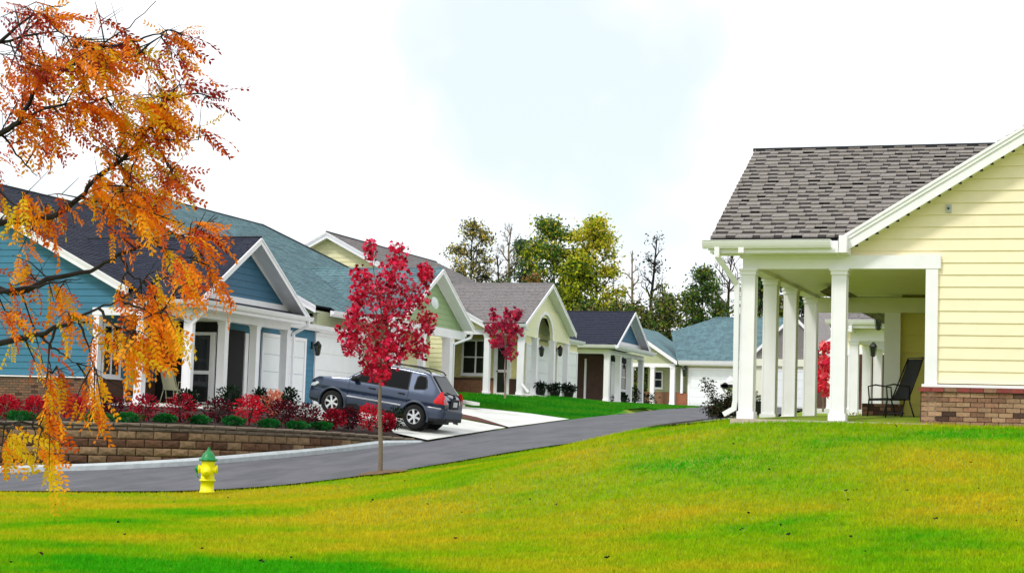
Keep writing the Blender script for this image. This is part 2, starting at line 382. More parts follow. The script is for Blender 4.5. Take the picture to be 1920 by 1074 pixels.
# driveways: slope up from the kerb to the garages
D1a = [(-18.55, 45.5, -.10), (-20.6, 46.5, .17), (-24.5, 47.0, .62), (-24.8, 50.3, .70), (-26.0, 50.6, .88)]
D1b = [(-18.80, 52.4, .34), (-20.6, 53.5, .56), (-22.6, 54.6, .76), (-24.6, 56.6, .92), (-26.0, 57.6, .97)]
struct('driveway', strip(D1a, D1b, 6, None, .02), M_concrete)
D2a = [(-18.80, 52.7, .35), (-20.8, 55.2, .66), (-23.0, 57.8, .90), (-26.2, 60.0, 1.08)]
D2b = [(-18.95, 59.2, .73), (-20.8, 60.7, .90), (-23.0, 61.7, 1.06), (-26.2, 63.2, 1.2)]
struct('driveway', strip(D2a, D2b, 5, None, .03), M_concrete)
struct('mulch_strip', strip([(-18.83, 52.5, .36), (-20.7, 53.7, .60), (-22.6, 54.8, .80), (-26, 57.8, 1.0)], [(-18.83, 52.6, .36), (-20.8, 55.0, .67), (-23, 57.6, .91), (-26, 59.8, 1.08)], 3, None, .03), M_redmulch)
# kerb along the left edge of the road
kb = MB(); kk = [p for p in LEs if p.y < 45.9 or False]
prof = [(-.02, -.2), (-.02, .10), (.03, .15), (.26, .15), (.26, -.2)]
for i, p in enumerate(kk):
    d = (kk[min(i+1, len(kk)-1)]-kk[max(i-1, 0)]); d.z = 0; d.normalize(); nrm = Vector((-d.y, d.x, 0))
    drop = max(0, 1-(45.9-p.y)/2.2)*.13 if p.y > 43.7 else 0
    for a, b in prof: q = p+nrm*a; kb.v.append((q.x, q.y, p.z+b-drop*(b > 0)))
for i in range(len(kk)-1):
    for k in range(4): kb.f.append((i*5+k, i*5+k+1, i*5+k+6, i*5+k+5)); kb.m.append(0)
struct('kerb', kb, M_kerb)
# ------------------------------------------------------------------ retaining wall and planting bed
WL = resample([P4(-500, 776, 38.6), P4(-250, 781, 40.3), P4(0, 787, 41.3), P4(200, 790, 41.35), P4(430, 798, 42.9), P4(640, 809, 46.0), P4(790, 822, 49.6)], 12)
cum = [0]
for i in range(len(WL)-1): cum.append(cum[-1]+(WL[i+1]-WL[i]).length)
def wall_at(s):
    s = max(0, min(cum[-1]-1e-6, s)); i = max(j for j in range(len(cum)-1) if cum[j] <= s)
    t = (s-cum[i])/(cum[i+1]-cum[i]); p = WL[i].lerp(WL[i+1], t); d = WL[i+1]-WL[i]; d.z = 0; d.normalize(); return p, d
rw = thing('retaining_wall', 'low curved retaining wall of tan and brown blocks along the kerb', 'wall', tuple(wall_at(cum[-1]*.6)[0]-Vector((0, 0, 1.2))))
BH = .19; blk_meshes = []
def block_mb(L_, H_, seed, D_=.3):
    r = random.Random(seed); j = lambda a=.012: r.uniform(-a, a)
    mb = MB(); b = .025
    pts = [(-L_/2, D_, 0), (L_/2, D_, 0), (L_/2, D_, H_), (-L_/2, D_, H_)]
    f1 = [(-L_/2+j(.004), b, j(.003)), (L_/2+j(.004), b, j(.003)), (L_/2+j(.004), b, H_+j(.003)), (-L_/2+j(.004), b, H_+j(.003))]
    f2 = [(-L_/2+b, j(), b), (L_/2-b, j(), b), (L_/2-b, j(), H_-b), (-L_/2+b, j(), H_-b)]; c = (j(.05), -.02+j(), H_/2+j(.02))
    mb.add(pts+f1+f2+[c], [(0,1,5,4),(1,2,6,5),(2,3,7,6),(3,0,4,7),(4,5,9,8),(5,6,10,9),(6,7,11,10),(7,4,8,11),(8,9,12),(9,10,12),(10,11,12),(11,8,12)])
    return mb
for s_ in range(5): blk_meshes.append((block_mb(.405, BH-.012, s_).mesh('block', M_blk), block_mb(.405, BH-.012, s_+9).mesh('block', M_blkd)))
cap_me = [block_mb(.60, .085, s_+20, .36).mesh('cap_stone', M_cap) for s_ in range(3)]
off = wloc(rw)
brow = [0, 1, 0, 1, 0, 0, 1, 0]
for r in range(7):
    s = (.2 if r % 2 else 0)
    while s < cum[-1]-.1:
        p, d = wall_at(s+.2); z = p.z-.19-(r+1)*BH
        xk = g1(p.x, p.y)
        if z+BH > xk-.25:
            back = r*0.0; nrm = Vector((-d.y, d.x, 0))
            dk = brow[r] if random.random() > .22 else 1-brow[r]
            o = bpy.data.objects.new('block', random.choice(blk_meshes)[dk]); col.objects.link(o); o.parent = rw
            o.location = Vector((p.x, p.y, z)) - nrm*(.02*r) + nrm*random.uniform(-.008, .008) - off
            o.rotation_euler = (0, 0, math.atan2(d.y, d.x)+random.uniform(-.012, .012))
        s += .42
for lay, (dz, set_) in enumerate([(-.19, .0), (-.095, -.02)]):
    s = .3*lay
    while s < cum[-1]-.2:
        p, d = wall_at(s+.3); nrm = Vector((-d.y, d.x, 0)); o = bpy.data.objects.new('cap_stone', random.choice(cap_me)); col.objects.link(o); o.parent = rw
        o.location = Vector((p.x, p.y, p.z+dz))+nrm*set_-off; o.rotation_euler = (0, 0, math.atan2(d.y, d.x)); s += .615
# core behind the blocks so no light shows through the joints
core = MB()
for i, p in enumerate(WL):
    d = (WL[min(i+1, len(WL)-1)]-WL[max(i-1, 0)]); d.z = 0; d.normalize(); nrm = Vector((-d.y, d.x, 0))
    for a, z in ((.10, -1.6), (.10, -.12), (.34, -.12)): q = p+nrm*a; core.v.append((q.x, q.y, p.z+z))
for i in range(len(WL)-1):
    for k in range(2): core.f.append((i*3+k, i*3+k+1, i*3+k+4, i*3+k+3)); core.m.append(0)
part('backing', core, M_mortard, rw)
bedA = []; bedB = []
for i, p in enumerate(WL):
    d = (WL[min(i+1, len(WL)-1)]-WL[max(i-1, 0)]); d.z = 0; d.normalize(); nrm = Vector((-d.y, d.x, 0)); q = p+nrm*.3
    bedA.append((q.x, q.y, p.z-.06)); t = i/(len(WL)-1)
for i, a in enumerate(bedA):
    t = i/(len(bedA)-1)
    bx_ = a[0] if a[0] < -25.2 else a[0]+(-25.2-a[0])*.35
    by_ = 44.2 if a[0] < -24 else (46.4 if a[0] > -20.5 else 44.2+2.0*(a[0]+24)/3.5)
    if a[0] > -20.5: bx_ = a[0]-.9
    bz = .60 if a[0] < -22.5 else .60-(a[0]+22.5)/4.6*.55
    bedB.append((bx_, by_, bz))
def bed_z(x, y):
    # bilinear between wall line and house line
    best = min(range(len(bedA)), key=lambda i: abs(bedA[i][0]-x)); a, b = bedA[best], bedB[best]
    t = max(0, min(1, (y-a[1])/max(.3, b[1]-a[1]))); return a[2]+(b[2]-a[2])*t
mb = strip(bedA, bedB, 8, None); struct('planting_bed', mb, M_mulch)
# ------------------------------------------------------------------ houses
def window(parent, pl, u0, u1, v0, v1, cols=1, rows=2, trim=.09, m=None, h=.03):
    m = m or M_white
    f = MB()
    def fr(a, b, c, d, hh): f.add([pl.p(a, c, -.01), pl.p(b, c, -.01), pl.p(b, d, -.01), pl.p(a, d, -.01), pl.p(a, c, hh), pl.p(b, c, hh), pl.p(b, d, hh), pl.p(a, d, hh)],
        [(4,5,6,7),(0,1,5,4),(1,2,6,5),(2,3,7,6),(3,0,4,7)])
    fr(u0-trim, u0, v0, v1, h+.03); fr(u1, u1+trim, v0, v1, h+.03)
    fr(u0-trim, u1+trim, v1, v1+trim, h+.035); fr(u0-trim, u1+trim, v0-trim, v0, h+.035)
    for i in range(1, cols): c = u0+(u1-u0)*i/cols; fr(c-.035, c+.035, v0, v1, h+.02)
    for i in range(1, rows): c = v0+(v1-v0)*i/rows; fr(u0, u1, c-.025, c+.025, h+.015)
    o = part('window', f, m, parent)
    g = MB(); g.add([pl.p(u0, v0, h), pl.p(u1, v0, h), pl.p(u1, v1, h), pl.p(u0, v1, h)], [(0,1,2,3)]); part('pane', g, M_pane, o)
    s = MB(); s.add([pl.p(u0-trim-.04, v0-trim-.05, -.01), pl.p(u1+trim+.04, v0-trim-.05, -.01), pl.p(u1+trim+.04, v0-trim, -.01), pl.p(u0-trim-.04, v0-trim, -.01),
        pl.p(u0-trim-.04, v0-trim-.05, .11), pl.p(u1+trim+.04, v0-trim-.05, .11), pl.p(u1+trim+.04, v0-trim, .10), pl.p(u0-trim-.04, v0-trim, .10)], [(4,5,6,7),(0,1,5,4),(1,2,6,5),(2,3,7,6),(3,0,4,7)])
    part('sill', s, m, o); return o
def slab(mb, pl, u0, u1, v0, v1, h0, h1):
    return mb.add([pl.p(u0, v0, h0), pl.p(u1, v0, h0), pl.p(u1, v1, h0), pl.p(u0, v1, h0), pl.p(u0, v0, h1), pl.p(u1, v0, h1), pl.p(u1, v1, h1), pl.p(u0, v1, h1)],
        [(3,2,1,0),(4,5,6,7),(0,1,5,4),(1,2,6,5),(2,3,7,6),(3,0,4,7)])
def garage_door(parent, pl, u0, u1, v0, v1, trim=.1, m=None):
    f = MB(); slab(f, pl, u0-trim, u0, v0, v1+trim, 0, .06); slab(f, pl, u1, u1+trim, v0, v1+trim, 0, .06); slab(f, pl, u0, u1, v1, v1+trim, 0, .055)
    o = part('garage_door', f, m or M_white, parent)
    n = 4; hgt = (v1-v0)/n
    for i in range(n):
        p = MB(); slab(p, pl, u0+.004, u1-.004, v0+i*hgt+.005, v0+(i+1)*hgt-.005, .0, .028)
        slab(p, pl, u0+.02, u1-.02, v0+i*hgt+.012, v0+(i+1)*hgt-.03, .028, .031)
        part('panel', p, M_ggarage, o)
    return o
def door(parent, pl, u0, u1, v0, v1, m=None, glass=False, trim=.09):
    f = MB(); slab(f, pl, u0-trim, u0, v0, v1+trim, 0, .07); slab(f, pl, u1, u1+trim, v0, v1+trim, 0, .07); slab(f, pl, u0, u1, v1, v1+trim, 0, .065)
    slab(f, pl, u0, u1, v0, v0+.12, 0, .05)
    if glass: slab(f, pl, u0, u0+.09, v0+.12, v1, 0, .05); slab(f, pl, u1-.09, u1, v0+.12, v1, 0, .05); slab(f, pl, u0+.09, u1-.09, v0+(v1-v0)*.45, v0+(v1-v0)*.5, 0, .045)
    o = part('door', f, M_white, parent)
    l_ = MB(); slab(l_, pl, u0, u1, v0+.12, v1, 0, .025)
    if not glass:
        for a, b in ((.15, .5), (.58, .9)): slab(l_, pl, u0+.12, u1-.12, v0+(v1-v0)*a, v0+(v1-v0)*b, .025, .038)
    part('door_leaf', l_, M_pane if glass else (m or M_door), o)
    k = MB(); k.lathe([(0, .0), (.035, .0), (.035, .04), (0, .05)], 8); me = k.mesh('handle', M_black)
    h_ = bpy.data.objects.new('handle', me); col.objects.link(h_); h_.parent = o; h_.location = pl.p(u1-.1, v0+(v1-v0)*.47, .05)-wloc(o); h_.rotation_euler = (math.pi/2, 0, 0) if abs(pl.n.y) > .5 else (0, math.pi/2, 0)
    return o
def column(parent, x, y, z0, z1, wd=.222, base=True, m=None):
    mb = MB(); h = wd/2
    mb.box(x-h, x+h, y-h, y+h, z0, z1)
    mb.box(x-h-.022, x+h+.022, y-h-.022, y+h+.022, z1-.10, z1-.004); mb.box(x-h-.04, x+h+.04, y-h-.04, y+h+.04, z1-.035, z1-.002)
    mb.box(x-h-.028, x+h+.028, y-h-.028, y+h+.028, z0-.001, z0+.12)
    # corner beads
    for sx in (-1, 1):
        for sy in (-1, 1): mb.box(x+sx*(h-.02)-.0, x+sx*(h+.006), y+sy*(h-.02), y+sy*(h+.006), z0+.12, z1-.10)
    return part('column', mb, m or M_white, parent)
def gutter(parent, a, b, outn, size=.13, m=None):
    """K-style gutter from a to b; outn points away from the building"""
    a = Vector(a); b = Vector(b); n = Vector(outn); s = size/.13
    pr = [(0, 0), (0, -.13), (.075, -.13), (.10, -.09), (.125, -.035), (.125, -.008), (.14, -.008), (.14, .0), (.115, .0), (.115, -.03), (.09, -.085), (.07, -.115), (.012, -.115), (.012, 0)]
    mb = MB(); k = len(pr)
    for e in (a, b):
        for p, q in pr: mb.v.append(tuple(e+n*p*s+Vector((0, 0, q*s))))
    for i in range(k): mb.f.append((i, (i+1) % k, k+(i+1) % k, k+i)); mb.m.append(0)
    mb.f += [tuple(range(k)), tuple(range(k, 2*k))[::-1]]; mb.m += [0, 0]
    return part('gutter', mb, m or M_gutter, parent)
def downspout(parent, pts, r=.04):
    mb = MB()
    for i in range(len(pts)-1):
        a, b = Vector(pts[i]), Vector(pts[i+1]); d = (b-a).normalized()*.02
        mb.bar(a-d, b+d, .08, .065, (0, 1, .01))
    return part('downspout', mb, M_gutter, parent)
def lantern(parent, x, y, z, nx=-1, ny=0, s=1.0):
    mb = MB(); X, Y = x+nx*.14*s, y+ny*.14*s
    mb.bar((x, y, z), (X, Y, z+.10*s), .02, .02); mb.bar((x, y, z-.05*s), (x, y, z+.09*s), .06, .08, (1, 0, 0))
    mb.lathe([(.02*s, z-.19*s), (.05*s, z-.17*s), (.05*s, z-.15*s)], 6, (X, Y, 0)); mb.lathe([(.085*s, z+.02*s), (.06*s, z+.06*s), (.02*s, z+.11*s), (0, z+.12*s)], 6, (X, Y, 0))
    for k in range(6):
        t = k*math.pi/3; mb.bar((X+.05*s*math.cos(t), Y+.05*s*math.sin(t), z-.16*s), (X+.08*s*math.cos(t), Y+.08*s*math.sin(t), z+.03*s), .012, .012)
    o = part('lantern', mb, M_black, parent); g = MB(); g.lathe([(.04*s, z-.15*s), (.065*s, z+.02*s)], 6, (X, Y, 0)); part('glass', g, M_pane, o); return o

class House:
    def __init__(s, root, cx, cy, zb, sg):
        s.r = root; s.cx = cx; s.cy = cy; s.zb = zb; s.s = sg
    def X(s, a): return s.cx - s.s*a
    def W(s, a, y, z): return (s.X(a), s.cy+y, s.zb+z)
    def box(s, name, a0, a1, y0, y1, z0, z1, m, parent=None, bevel=0):
        mb = MB(); mb.box(s.X(a0), s.X(a1), s.cy+y0, s.cy+y1, s.zb+z0, s.zb+z1); return part(name, mb, m, parent or s.r, bevel=bevel)
    def fplane(s, y): return Plane(s.W(0, y, 0), (-s.s, 0, 0), (0, 0, 1), (0, -1, 0))    # facing the camera; u = a
    def splane(s, a): return Plane(s.W(a, 0, 0), (0, 1, 0), (0, 0, 1), (s.s, 0, 0))      # facing the street side; u = y
    def cross_gable(s, ap_y, ap_z, half, ov, back, mroof, mwall, style='tri', single=False, base_z=2.68, shingle_kw=None, face=0.0, rake_h=.19, foot=1.5, mslope=.55):
        sl = (ap_z-2.9)/half; L_ = math.hypot(1, sl); Xf = s.X(-ov); rise = sl
        yi = .10; zi = ap_z-(ap_y-yi)*sl-.05
        roof = part('roof', MB().add([s.W(-ov+.03, ap_y-half, ap_z-half*sl-.05), s.W(-ov+.03, ap_y, ap_z-.05), s.W(foot, ap_y, ap_z-.05), s.W(back, ap_y, ap_z-.05), s.W(back, yi, zi), s.W(foot, yi, zi), s.W(foot, ap_y-half, ap_z-half*sl-.05),
             s.W(-ov+.03, ap_y+half, ap_z-half*sl-.05), s.W(back, ap_y+half, ap_z-half*sl-.05)], [(0,1,2,5,6),(2,3,4,5),(1,7,8,3,2)]), M_rblack, s.r)
        # front slope and rear slope
        for sd_ in (-1, 1):
            O = s.W(0, ap_y+sd_*half, ap_z-half*sl); v = Vector((0, -sd_/L_, sl/L_)); n = Vector((0, sd_*sl/L_, 1/L_))
            pl = Plane(O, (-s.s, 0, 0), v, n); LL = half*L_
            kw = dict(course=.15, tab=.36)
            if shingle_kw: kw.update(shingle_kw)
            if sd_ == 1: kw['keep'] = 0
            if sd_ == 1: shingles(pl, [(-ov, 0), (back, 0), (back, LL), (-ov, LL)], mroof, roof, **kw)
            else:
                vi = (yi-(ap_y-half))*L_
                dg = foot+(yi-(ap_y-half))*sl/mslope
                shingles(pl, [(-ov, 0), (foot, 0), (dg, vi), (back, vi), (back, LL), (-ov, LL)], mroof, roof, **kw)
            # rake boards (two-step) with a drip edge
            mb = MB(); a = Vector(s.W(-ov, ap_y+sd_*(half+.0), ap_z-half*sl-rake_h/2-.012)); b = Vector(s.W(-ov, ap_y-sd_*.0, ap_z-rake_h/2-.012)); 
            out_ = Vector((s.s, 0, 0))
            mb.prism([a+Vector((0, 0, -rake_h/2)), b+Vector((0, 0, -rake_h/2-.0)), b+Vector((0, 0, rake_h/2)), a+Vector((0, 0, rake_h/2))], out_*.03)
            mb.prism([a+out_*.03+Vector((0, 0, rake_h*.22)), b+out_*.03+Vector((0, 0, rake_h*.22)), b+out_*.03+Vector((0, 0, rake_h/2)), a+out_*.03+Vector((0, 0, rake_h/2))], out_*.02)
            part('rake_board', mb, M_white, s.r)
            # soffit between the rake and the gable wall
            mb = MB(); q = .13
            mb.add([s.W(-ov, ap_y+sd_*half, ap_z-half*sl-q), s.W(-ov, ap_y, ap_z-q), s.W(face+.05, ap_y, ap_z-q), s.W(face+.05, ap_y+sd_*half, ap_z-half*sl-q)], [(0,1,2,3)])
            part('soffit', mb, M_white, s.r)
        mb = MB(); mb.tube([s.W(-ov-.03, ap_y, ap_z+.01), s.W(back, ap_y, ap_z+.01)], .035, 6); part('ridge_cap', mb, M_rblack if mroof[0] in (M_rnavy, M_rbrown) else mroof[0], roof)
        # gable wall
        pl = s.splane(face); hw = half-(base_z-(ap_z-half*sl))/sl - .16/sl if style != 'x' else half
        zb_ = base_z; hw = (ap_z-.14-zb_)/sl
        wl = part('gable_wall', MB().add([pl.p(ap_y-hw, zb_, -.02), pl.p(ap_y+hw, zb_, -.02), pl.p(ap_y, ap_z-.14, -.02)], [(0,1,2)]), mwall, s.r)
        if style in ('tri', 'green'):
            siding(pl, [(ap_y-hw, zb_), (ap_y+hw, zb_), (ap_y, ap_z-.14)], mwall, wl, .2, zb_, single)
            inner = [(-1, .0), (1, .0)]
            for sd_ in (-1, 1):     # inner trim boards
                a = Vector(pl.p(ap_y+sd_*hw, zb_, .03)); b = Vector(pl.p(ap_y, ap_z-.14, .03)); mb = MB()
                mb.prism([a+Vector((0, 0, -.0)), b+Vector((0, 0, -.10)), b, a+Vector((0, 0, .05))], Vector((s.s*.025, 0, 0))); part('frieze_board', mb, M_white, s.r)
            mb = MB(); slab(mb, pl, ap_y-hw-.1, ap_y+hw+.1, zb_-.10, zb_+.08, -.02, .07); part('gable_base_board', mb, M_white, s.r)
        return sl
    def front_gable(s, foot_a, foot_z, slope, apex_a, yf, ov, yback, mroof, mwall, low_a, corner_a=2.93, end_a=None, single=False, sill_z=.6, sroof_kw=None, hip=None, low_from=3.0, rake_h=.24, low_to=None, low_a2=4.0):
        """gable facing the camera; s.roof slope runs from the eave at low_a up to apex_a"""
        end_a = end_a or 2*apex_a-low_a
        z = lambda a: foot_z + slope*(min(a, 2*apex_a-a)-foot_a)
        L_ = math.hypot(1, slope); zt = z(apex_a)
        hb0 = hip or 0; ab = foot_a if low_to is None else low_a2; yb_ = yback-hb0*(ab-low_a)/(apex_a-low_a); yk = low_to or yback-.1
        roof = part('roof', MB().add([s.W(foot_a, yf-ov+.03, z(foot_a)-.05), s.W(apex_a, yf-ov+.03, zt-.05), s.W(apex_a, yback-hb0, zt-.05), s.W(ab, yb_, z(ab)-.05), s.W(ab, yk, z(ab)-.05), s.W(foot_a, yk, z(foot_a)-.05),
              s.W(end_a, yf-ov+.03, z(end_a)-.05), s.W(end_a, yback, z(end_a)-.05)], [(0,1,2,3,4,5),(1,6,7,2)]), M_rblack, s.r)
        n = Vector((s.s*slope/L_, 0, 1/L_)); v = Vector((-s.s/L_, 0, slope/L_))
        pl = Plane(s.W(low_a, 0, z(low_a)), (0, 1, 0), v, n); f = lambda a: (a-low_a)*L_
        kw = dict(course=.15, tab=.36)
        if sroof_kw: kw.update(sroof_kw)
        P1 = [(yf-ov, f(foot_a)), (low_from, f(foot_a)), (low_from, f(apex_a)), (yf-ov, f(apex_a))]
        hb = hip or 0
        P2 = [(low_from, 0), (yback, 0), (yback-hb, f(apex_a)), (low_from, f(apex_a))]
        shingles(pl, P1, mroof, roof, **kw)
        if low_to is None: shingles(pl, P2, mroof, roof, **kw)
        else:
            shingles(pl, [(low_from, 0), (low_to, 0), (low_to, f(low_a2)), (low_from, f(low_a2))], mroof, roof, **kw)
            yb2 = yback-hb*(low_a2-low_a)/(apex_a-low_a); shingles(pl, [(low_from, f(low_a2)), (yb2, f(low_a2)), (yback-hb, f(apex_a)), (low_from, f(apex_a))], mroof, roof, **kw)
        mb = MB(); mb.tube([s.W(apex_a, yf-ov-.02, zt+.01), s.W(apex_a, yback-hb, zt+.01)], .05, 6)
        part('ridge_cap', mb, M_rblack if mroof[0] in (M_rnavy, M_rbrown, M_rgrey) else M_rblack, roof)
        # rake boards: fascia, shadow strip, crown; soffit
        for a0, a1 in ((foot_a-.02, apex_a), (end_a, apex_a)):
            A = Vector(s.W(a0, yf-ov, z(a0))); B = Vector(s.W(a1, yf-ov, zt)); mb = MB(); up_ = Vector((0, 0, 1))
            mb.prism([A-up_*(rake_h+.01), B-up_*(rake_h+.01), B-up_*.01, A-up_*.01], Vector((0, .03, 0)))
            mb.prism([A-up_*(.11)+Vector((0, -.022, 0)), B-up_*.11+Vector((0, -.022, 0)), B-up_*.008+Vector((0, -.022, 0)), A-up_*.008+Vector((0, -.022, 0))], Vector((0, .02, 0)))
            mb.prism([A-up_*(.05)+Vector((0, -.04, 0)), B-up_*.05+Vector((0, -.04, 0)), B-up_*.0+Vector((0, -.04, 0)), A-up_*.0+Vector((0, -.04, 0))], Vector((0, .017, 0)))
            part('rake_board', mb, M_white, s.r)
            mb = MB(); mb.add([A-up_*(rake_h-.02), B-up_*(rake_h-.02), B-up_*(rake_h-.02)+Vector((0, ov+.05, 0)), A-up_*(rake_h-.02)+Vector((0, ov+.05, 0))], [(0,1,2,3)]); part('soffit', mb, M_cream_trim, s.r)
        wz = lambda a: z(a)-rake_h+.02
        pl = s.fplane(yf); e = min(end_a, 2*apex_a-2.0)
        bt = 2.655
        a_s = foot_a+max(0, (bt-wz(foot_a))/slope)
        wl = part('wall', MB().add([pl.p(a_s+.02, bt, -.06), pl.p(e, bt, -.06), pl.p(e, wz(e), -.06), pl.p(apex_a, wz(apex_a), -.06), pl.p(a_s+.02, max(bt, wz(a_s+.02)), -.06)], [(0,1,2,3,4)])
                  .add([pl.p(corner_a, -.5, -.06), pl.p(e, -.5, -.06), pl.p(e, bt, -.06), pl.p(corner_a, bt, -.06)], [(0,1,2,3)]), mwall, s.r)
        siding(pl, [(a_s, bt), (e, bt), (e, wz(e)), (apex_a, wz(apex_a)), (a_s, max(bt+.01, wz(a_s)))], mwall, wl, .19, sill_z+.02, single)
        siding(pl, [(corner_a+.0, sill_z+.02), (e, sill_z+.02), (e, bt), (corner_a+.0, bt)], mwall, wl, .19, sill_z+.02, single)
        # side walls of the body towards the street
        return wl, z
def porch(h, rows, fronts, beam_t=.215, zc=2.44, depth_y=5.9, slab_h=.14, m=None, slab_m=None, out=.3, corner=True):
    fa = fronts[-1]
    h.box('porch_slab', -.22, fa+.1, -.24, rows[-1]+.25, -slab_h-.3, 0, slab_m or M_concrete)
    done = set()
    for y in rows: column(h.r, h.X(0), h.cy+y, h.zb, h.zb+zc)
    for a in fronts[1:-1]: column(h.r, h.X(a), h.cy, h.zb, h.zb+zc)
    for a in fronts[-1:]:
        if corner: h.box('corner_board', a-.09, a+.10, -.075, .12, .0, zc, M_white)
    # beams
    h.box('beam', -.10, fa+.14, -.085, .09, zc, zc+beam_t, M_white)
    h.box('beam', -.11, .11, .093, rows[-1]+.10, zc, zc+beam_t-.003, M_white)
    h.box('porch_ceiling', .112, fa+.1, .092, rows[-1]+.3, zc+.06, zc+.09, M_cream_trim)
    # bed moulding, soffit, fascia on both open sides
    h.box('moulding', -.13, 1.55, -.12, -.087, zc+beam_t-.05, zc+beam_t, M_white)
    h.box('soffit', -.55, 1.55, -.47, -.04, zc+beam_t+.002, zc+beam_t+.03, M_white)
    h.box('fascia', -.55, 1.52, -.50, -.472, zc+beam_t, zc+beam_t+.19, M_white)
    gutter(h.r, h.W(-.66, -.502, zc+beam_t+.20), h.W(1.42, -.502, zc+beam_t+.20), (0, -1, 0))
def house(name, label, cx, cy, zb, sg): 
    r = thing(name, label, 'house', (cx-sg*3, cy+3, zb)); return House(r, cx, cy, zb, sg)
near = lambda p: (p[0]+6.5)**2*0 + (p[1]*1.0 + p[2]*0.2 + abs(p[0]+5.2)*.55)

# ---- the near yellow house on the right
H = house('yellow_house', 'near yellow clapboard house with brown shingle roof and white columns, at right', -6.296, 29.132, .454, -1)
porch(H, [0, 1.80, 3.61, 5.67], [0, 1.48, 2.93], slab_m=mat('slab_edge', (196, 178, 166), .85, .1, 10))
H.cross_gable(2.83, 4.87, 3.30, .56, 5.2, [M_rbrown, M_rbrown_d], M_yellow, 'tri', single=False, base_z=2.75, shingle_kw=dict(keep=300, score=near, course=.165, tab=.22, lift=.03))
wl, zf = H.front_gable(1.51, 2.90, .61, 8.6, 0, .36, 14, [M_rbrown], M_yellow, .6, end_a=15, single=True, sill_z=.62, low_from=3.2, rake_h=.26)
# brick base with soldier cap, sill trim
H.box('sill_trim', 2.80, 8.5, -.11, -.02, .575, .62, M_white)
bs = H.box('brick_base', 2.9, 9.5, -.07, .1, -.4, .50, M_mortar)
pl = Plane(H.W(0, -.07, 0), (1, 0, 0), (0, 0, 1), (0, -1, 0))
bricks(pl, [(2.80, -.25), (7.6, -.25), (7.6, .50), (2.80, .50)], bs, .215, .075, .010, [M_brickB, M_brickA, M_brickC], single=200, lift=.035)
bricks(pl, [(2.76, .502), (7.6, .502), (7.6, .573), (2.76, .573)], bs, .20, .075, .012, [M_brickcap, M_brickA], single=60, lift=.075)
H.box('return_trim', 1.535, 1.66, -.53, -.03, 2.655, 2.93, M_white)
H.box('brick_return', 2.78, 2.90, -.07, 5.6, -.4, .55, M_brickC)
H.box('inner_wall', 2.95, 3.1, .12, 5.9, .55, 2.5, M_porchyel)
# rear wall of the porch (yellow panels over a low brick wall), white corner post, header
pr = H.fplane(5.62)
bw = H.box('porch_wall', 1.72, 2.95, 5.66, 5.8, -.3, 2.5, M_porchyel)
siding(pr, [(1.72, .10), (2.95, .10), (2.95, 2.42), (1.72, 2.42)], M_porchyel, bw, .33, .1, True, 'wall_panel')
H.box('corner_post', 1.42, 1.72, 5.50, 5.82, 0, 2.42, M_white)
H.box('header', .15, 2.95, 5.45, 5.60, 2.16, 2.44, M_cream_trim)
lw = H.box('low_brick_wall', 1.25, 1.95, 4.0, 4.3, -.25, .40, M_mortard)
bricks(H.fplane(4.0), [(1.25, -.25), (1.95, -.25), (1.95, .40), (1.25, .40)], lw, .215, .075, .012, [M_brickA, M_brickC], single=40, lift=.015)
# wall vent outlet
v_ = MB(); slab(v_, H.fplane(0), 3.13, 3.22, 3.335, 3.46, .0, .05); o = part('vent_box', v_, mat('box_grey', (186, 190, 188), .5), H.r)
v_ = MB(); slab(v_, H.fplane(0), 3.16, 3.19, 3.38, 3.415, .05, .056); part('vent_hole', v_, M_black, o)
# perforated soffit marks under the rake: small vent blocks
vb = MB()
for i in range(22):
    a = 1.75+i*.16; zz = zf(a)-.26
    vb.box(H.X(a), H.X(a+.05), H.cy-.30, H.cy-.25, H.zb+zz-.012, H.zb+zz+.02)
part('soffit_vents', vb, M_black, H.r, kind='stuff')
downspout(H.r, [H.W(-.42, -.56, 2.75), H.W(-.42, -.56, 2.60), H.W(-.17, -.16, 2.18), H.W(-.17, -.10, .30), H.W(-.19, -.10, .16), H.W(-.34, -.12, .07)])
# second porch of the same row, seen between the columns
H5 = house('porch_house', 'white columned porch of the next unit, seen through the near porch', -7.72, 49.2, .50, -1)
for (a, y) in ((0, 0), (.0, 2.3), (1.5, 0), (0, 4.4)): column(H5.r, H5.X(a), H5.cy+y, H5.zb, H5.zb+2.44)
H5.box('beam', -.1, 3.0, -.1, .1, 2.44, 2.75, M_white); H5.box('beam', -.1, .1, .1, 6, 2.44, 2.73, M_white)
gutter(H5.r, H5.W(-.7, -.5, 2.98), H5.W(3, -.5, 2.98), (0, -1, 0)); H5.box('soffit', -.6, 3, -.5, -.02, 2.76, 2.80, M_white)
H5.box('fascia', -.6, 3, -.50, -.47, 2.80, 2.97, M_white)
H5.cross_gable(2.8, 4.6, 3.3, .55, 4, [M_rgrey, M_rbrown_d], M_cream, 'green', base_z=2.75)
H5.box('wall', 1.5, 1.62, 5.4, 12, 0, 2.6, M_cream); H5.box('porch_slab', -.2, 3, -.2, 6, -.4, 0, M_concrete)
lantern(H5.r, H5.X(.75), H5.cy-.6, H5.zb+2.95, 0, -1, 1.4); lantern(H5.r, H5.X(.55), H5.cy-.15, H5.zb+2.25, 0, -1, 1.3)

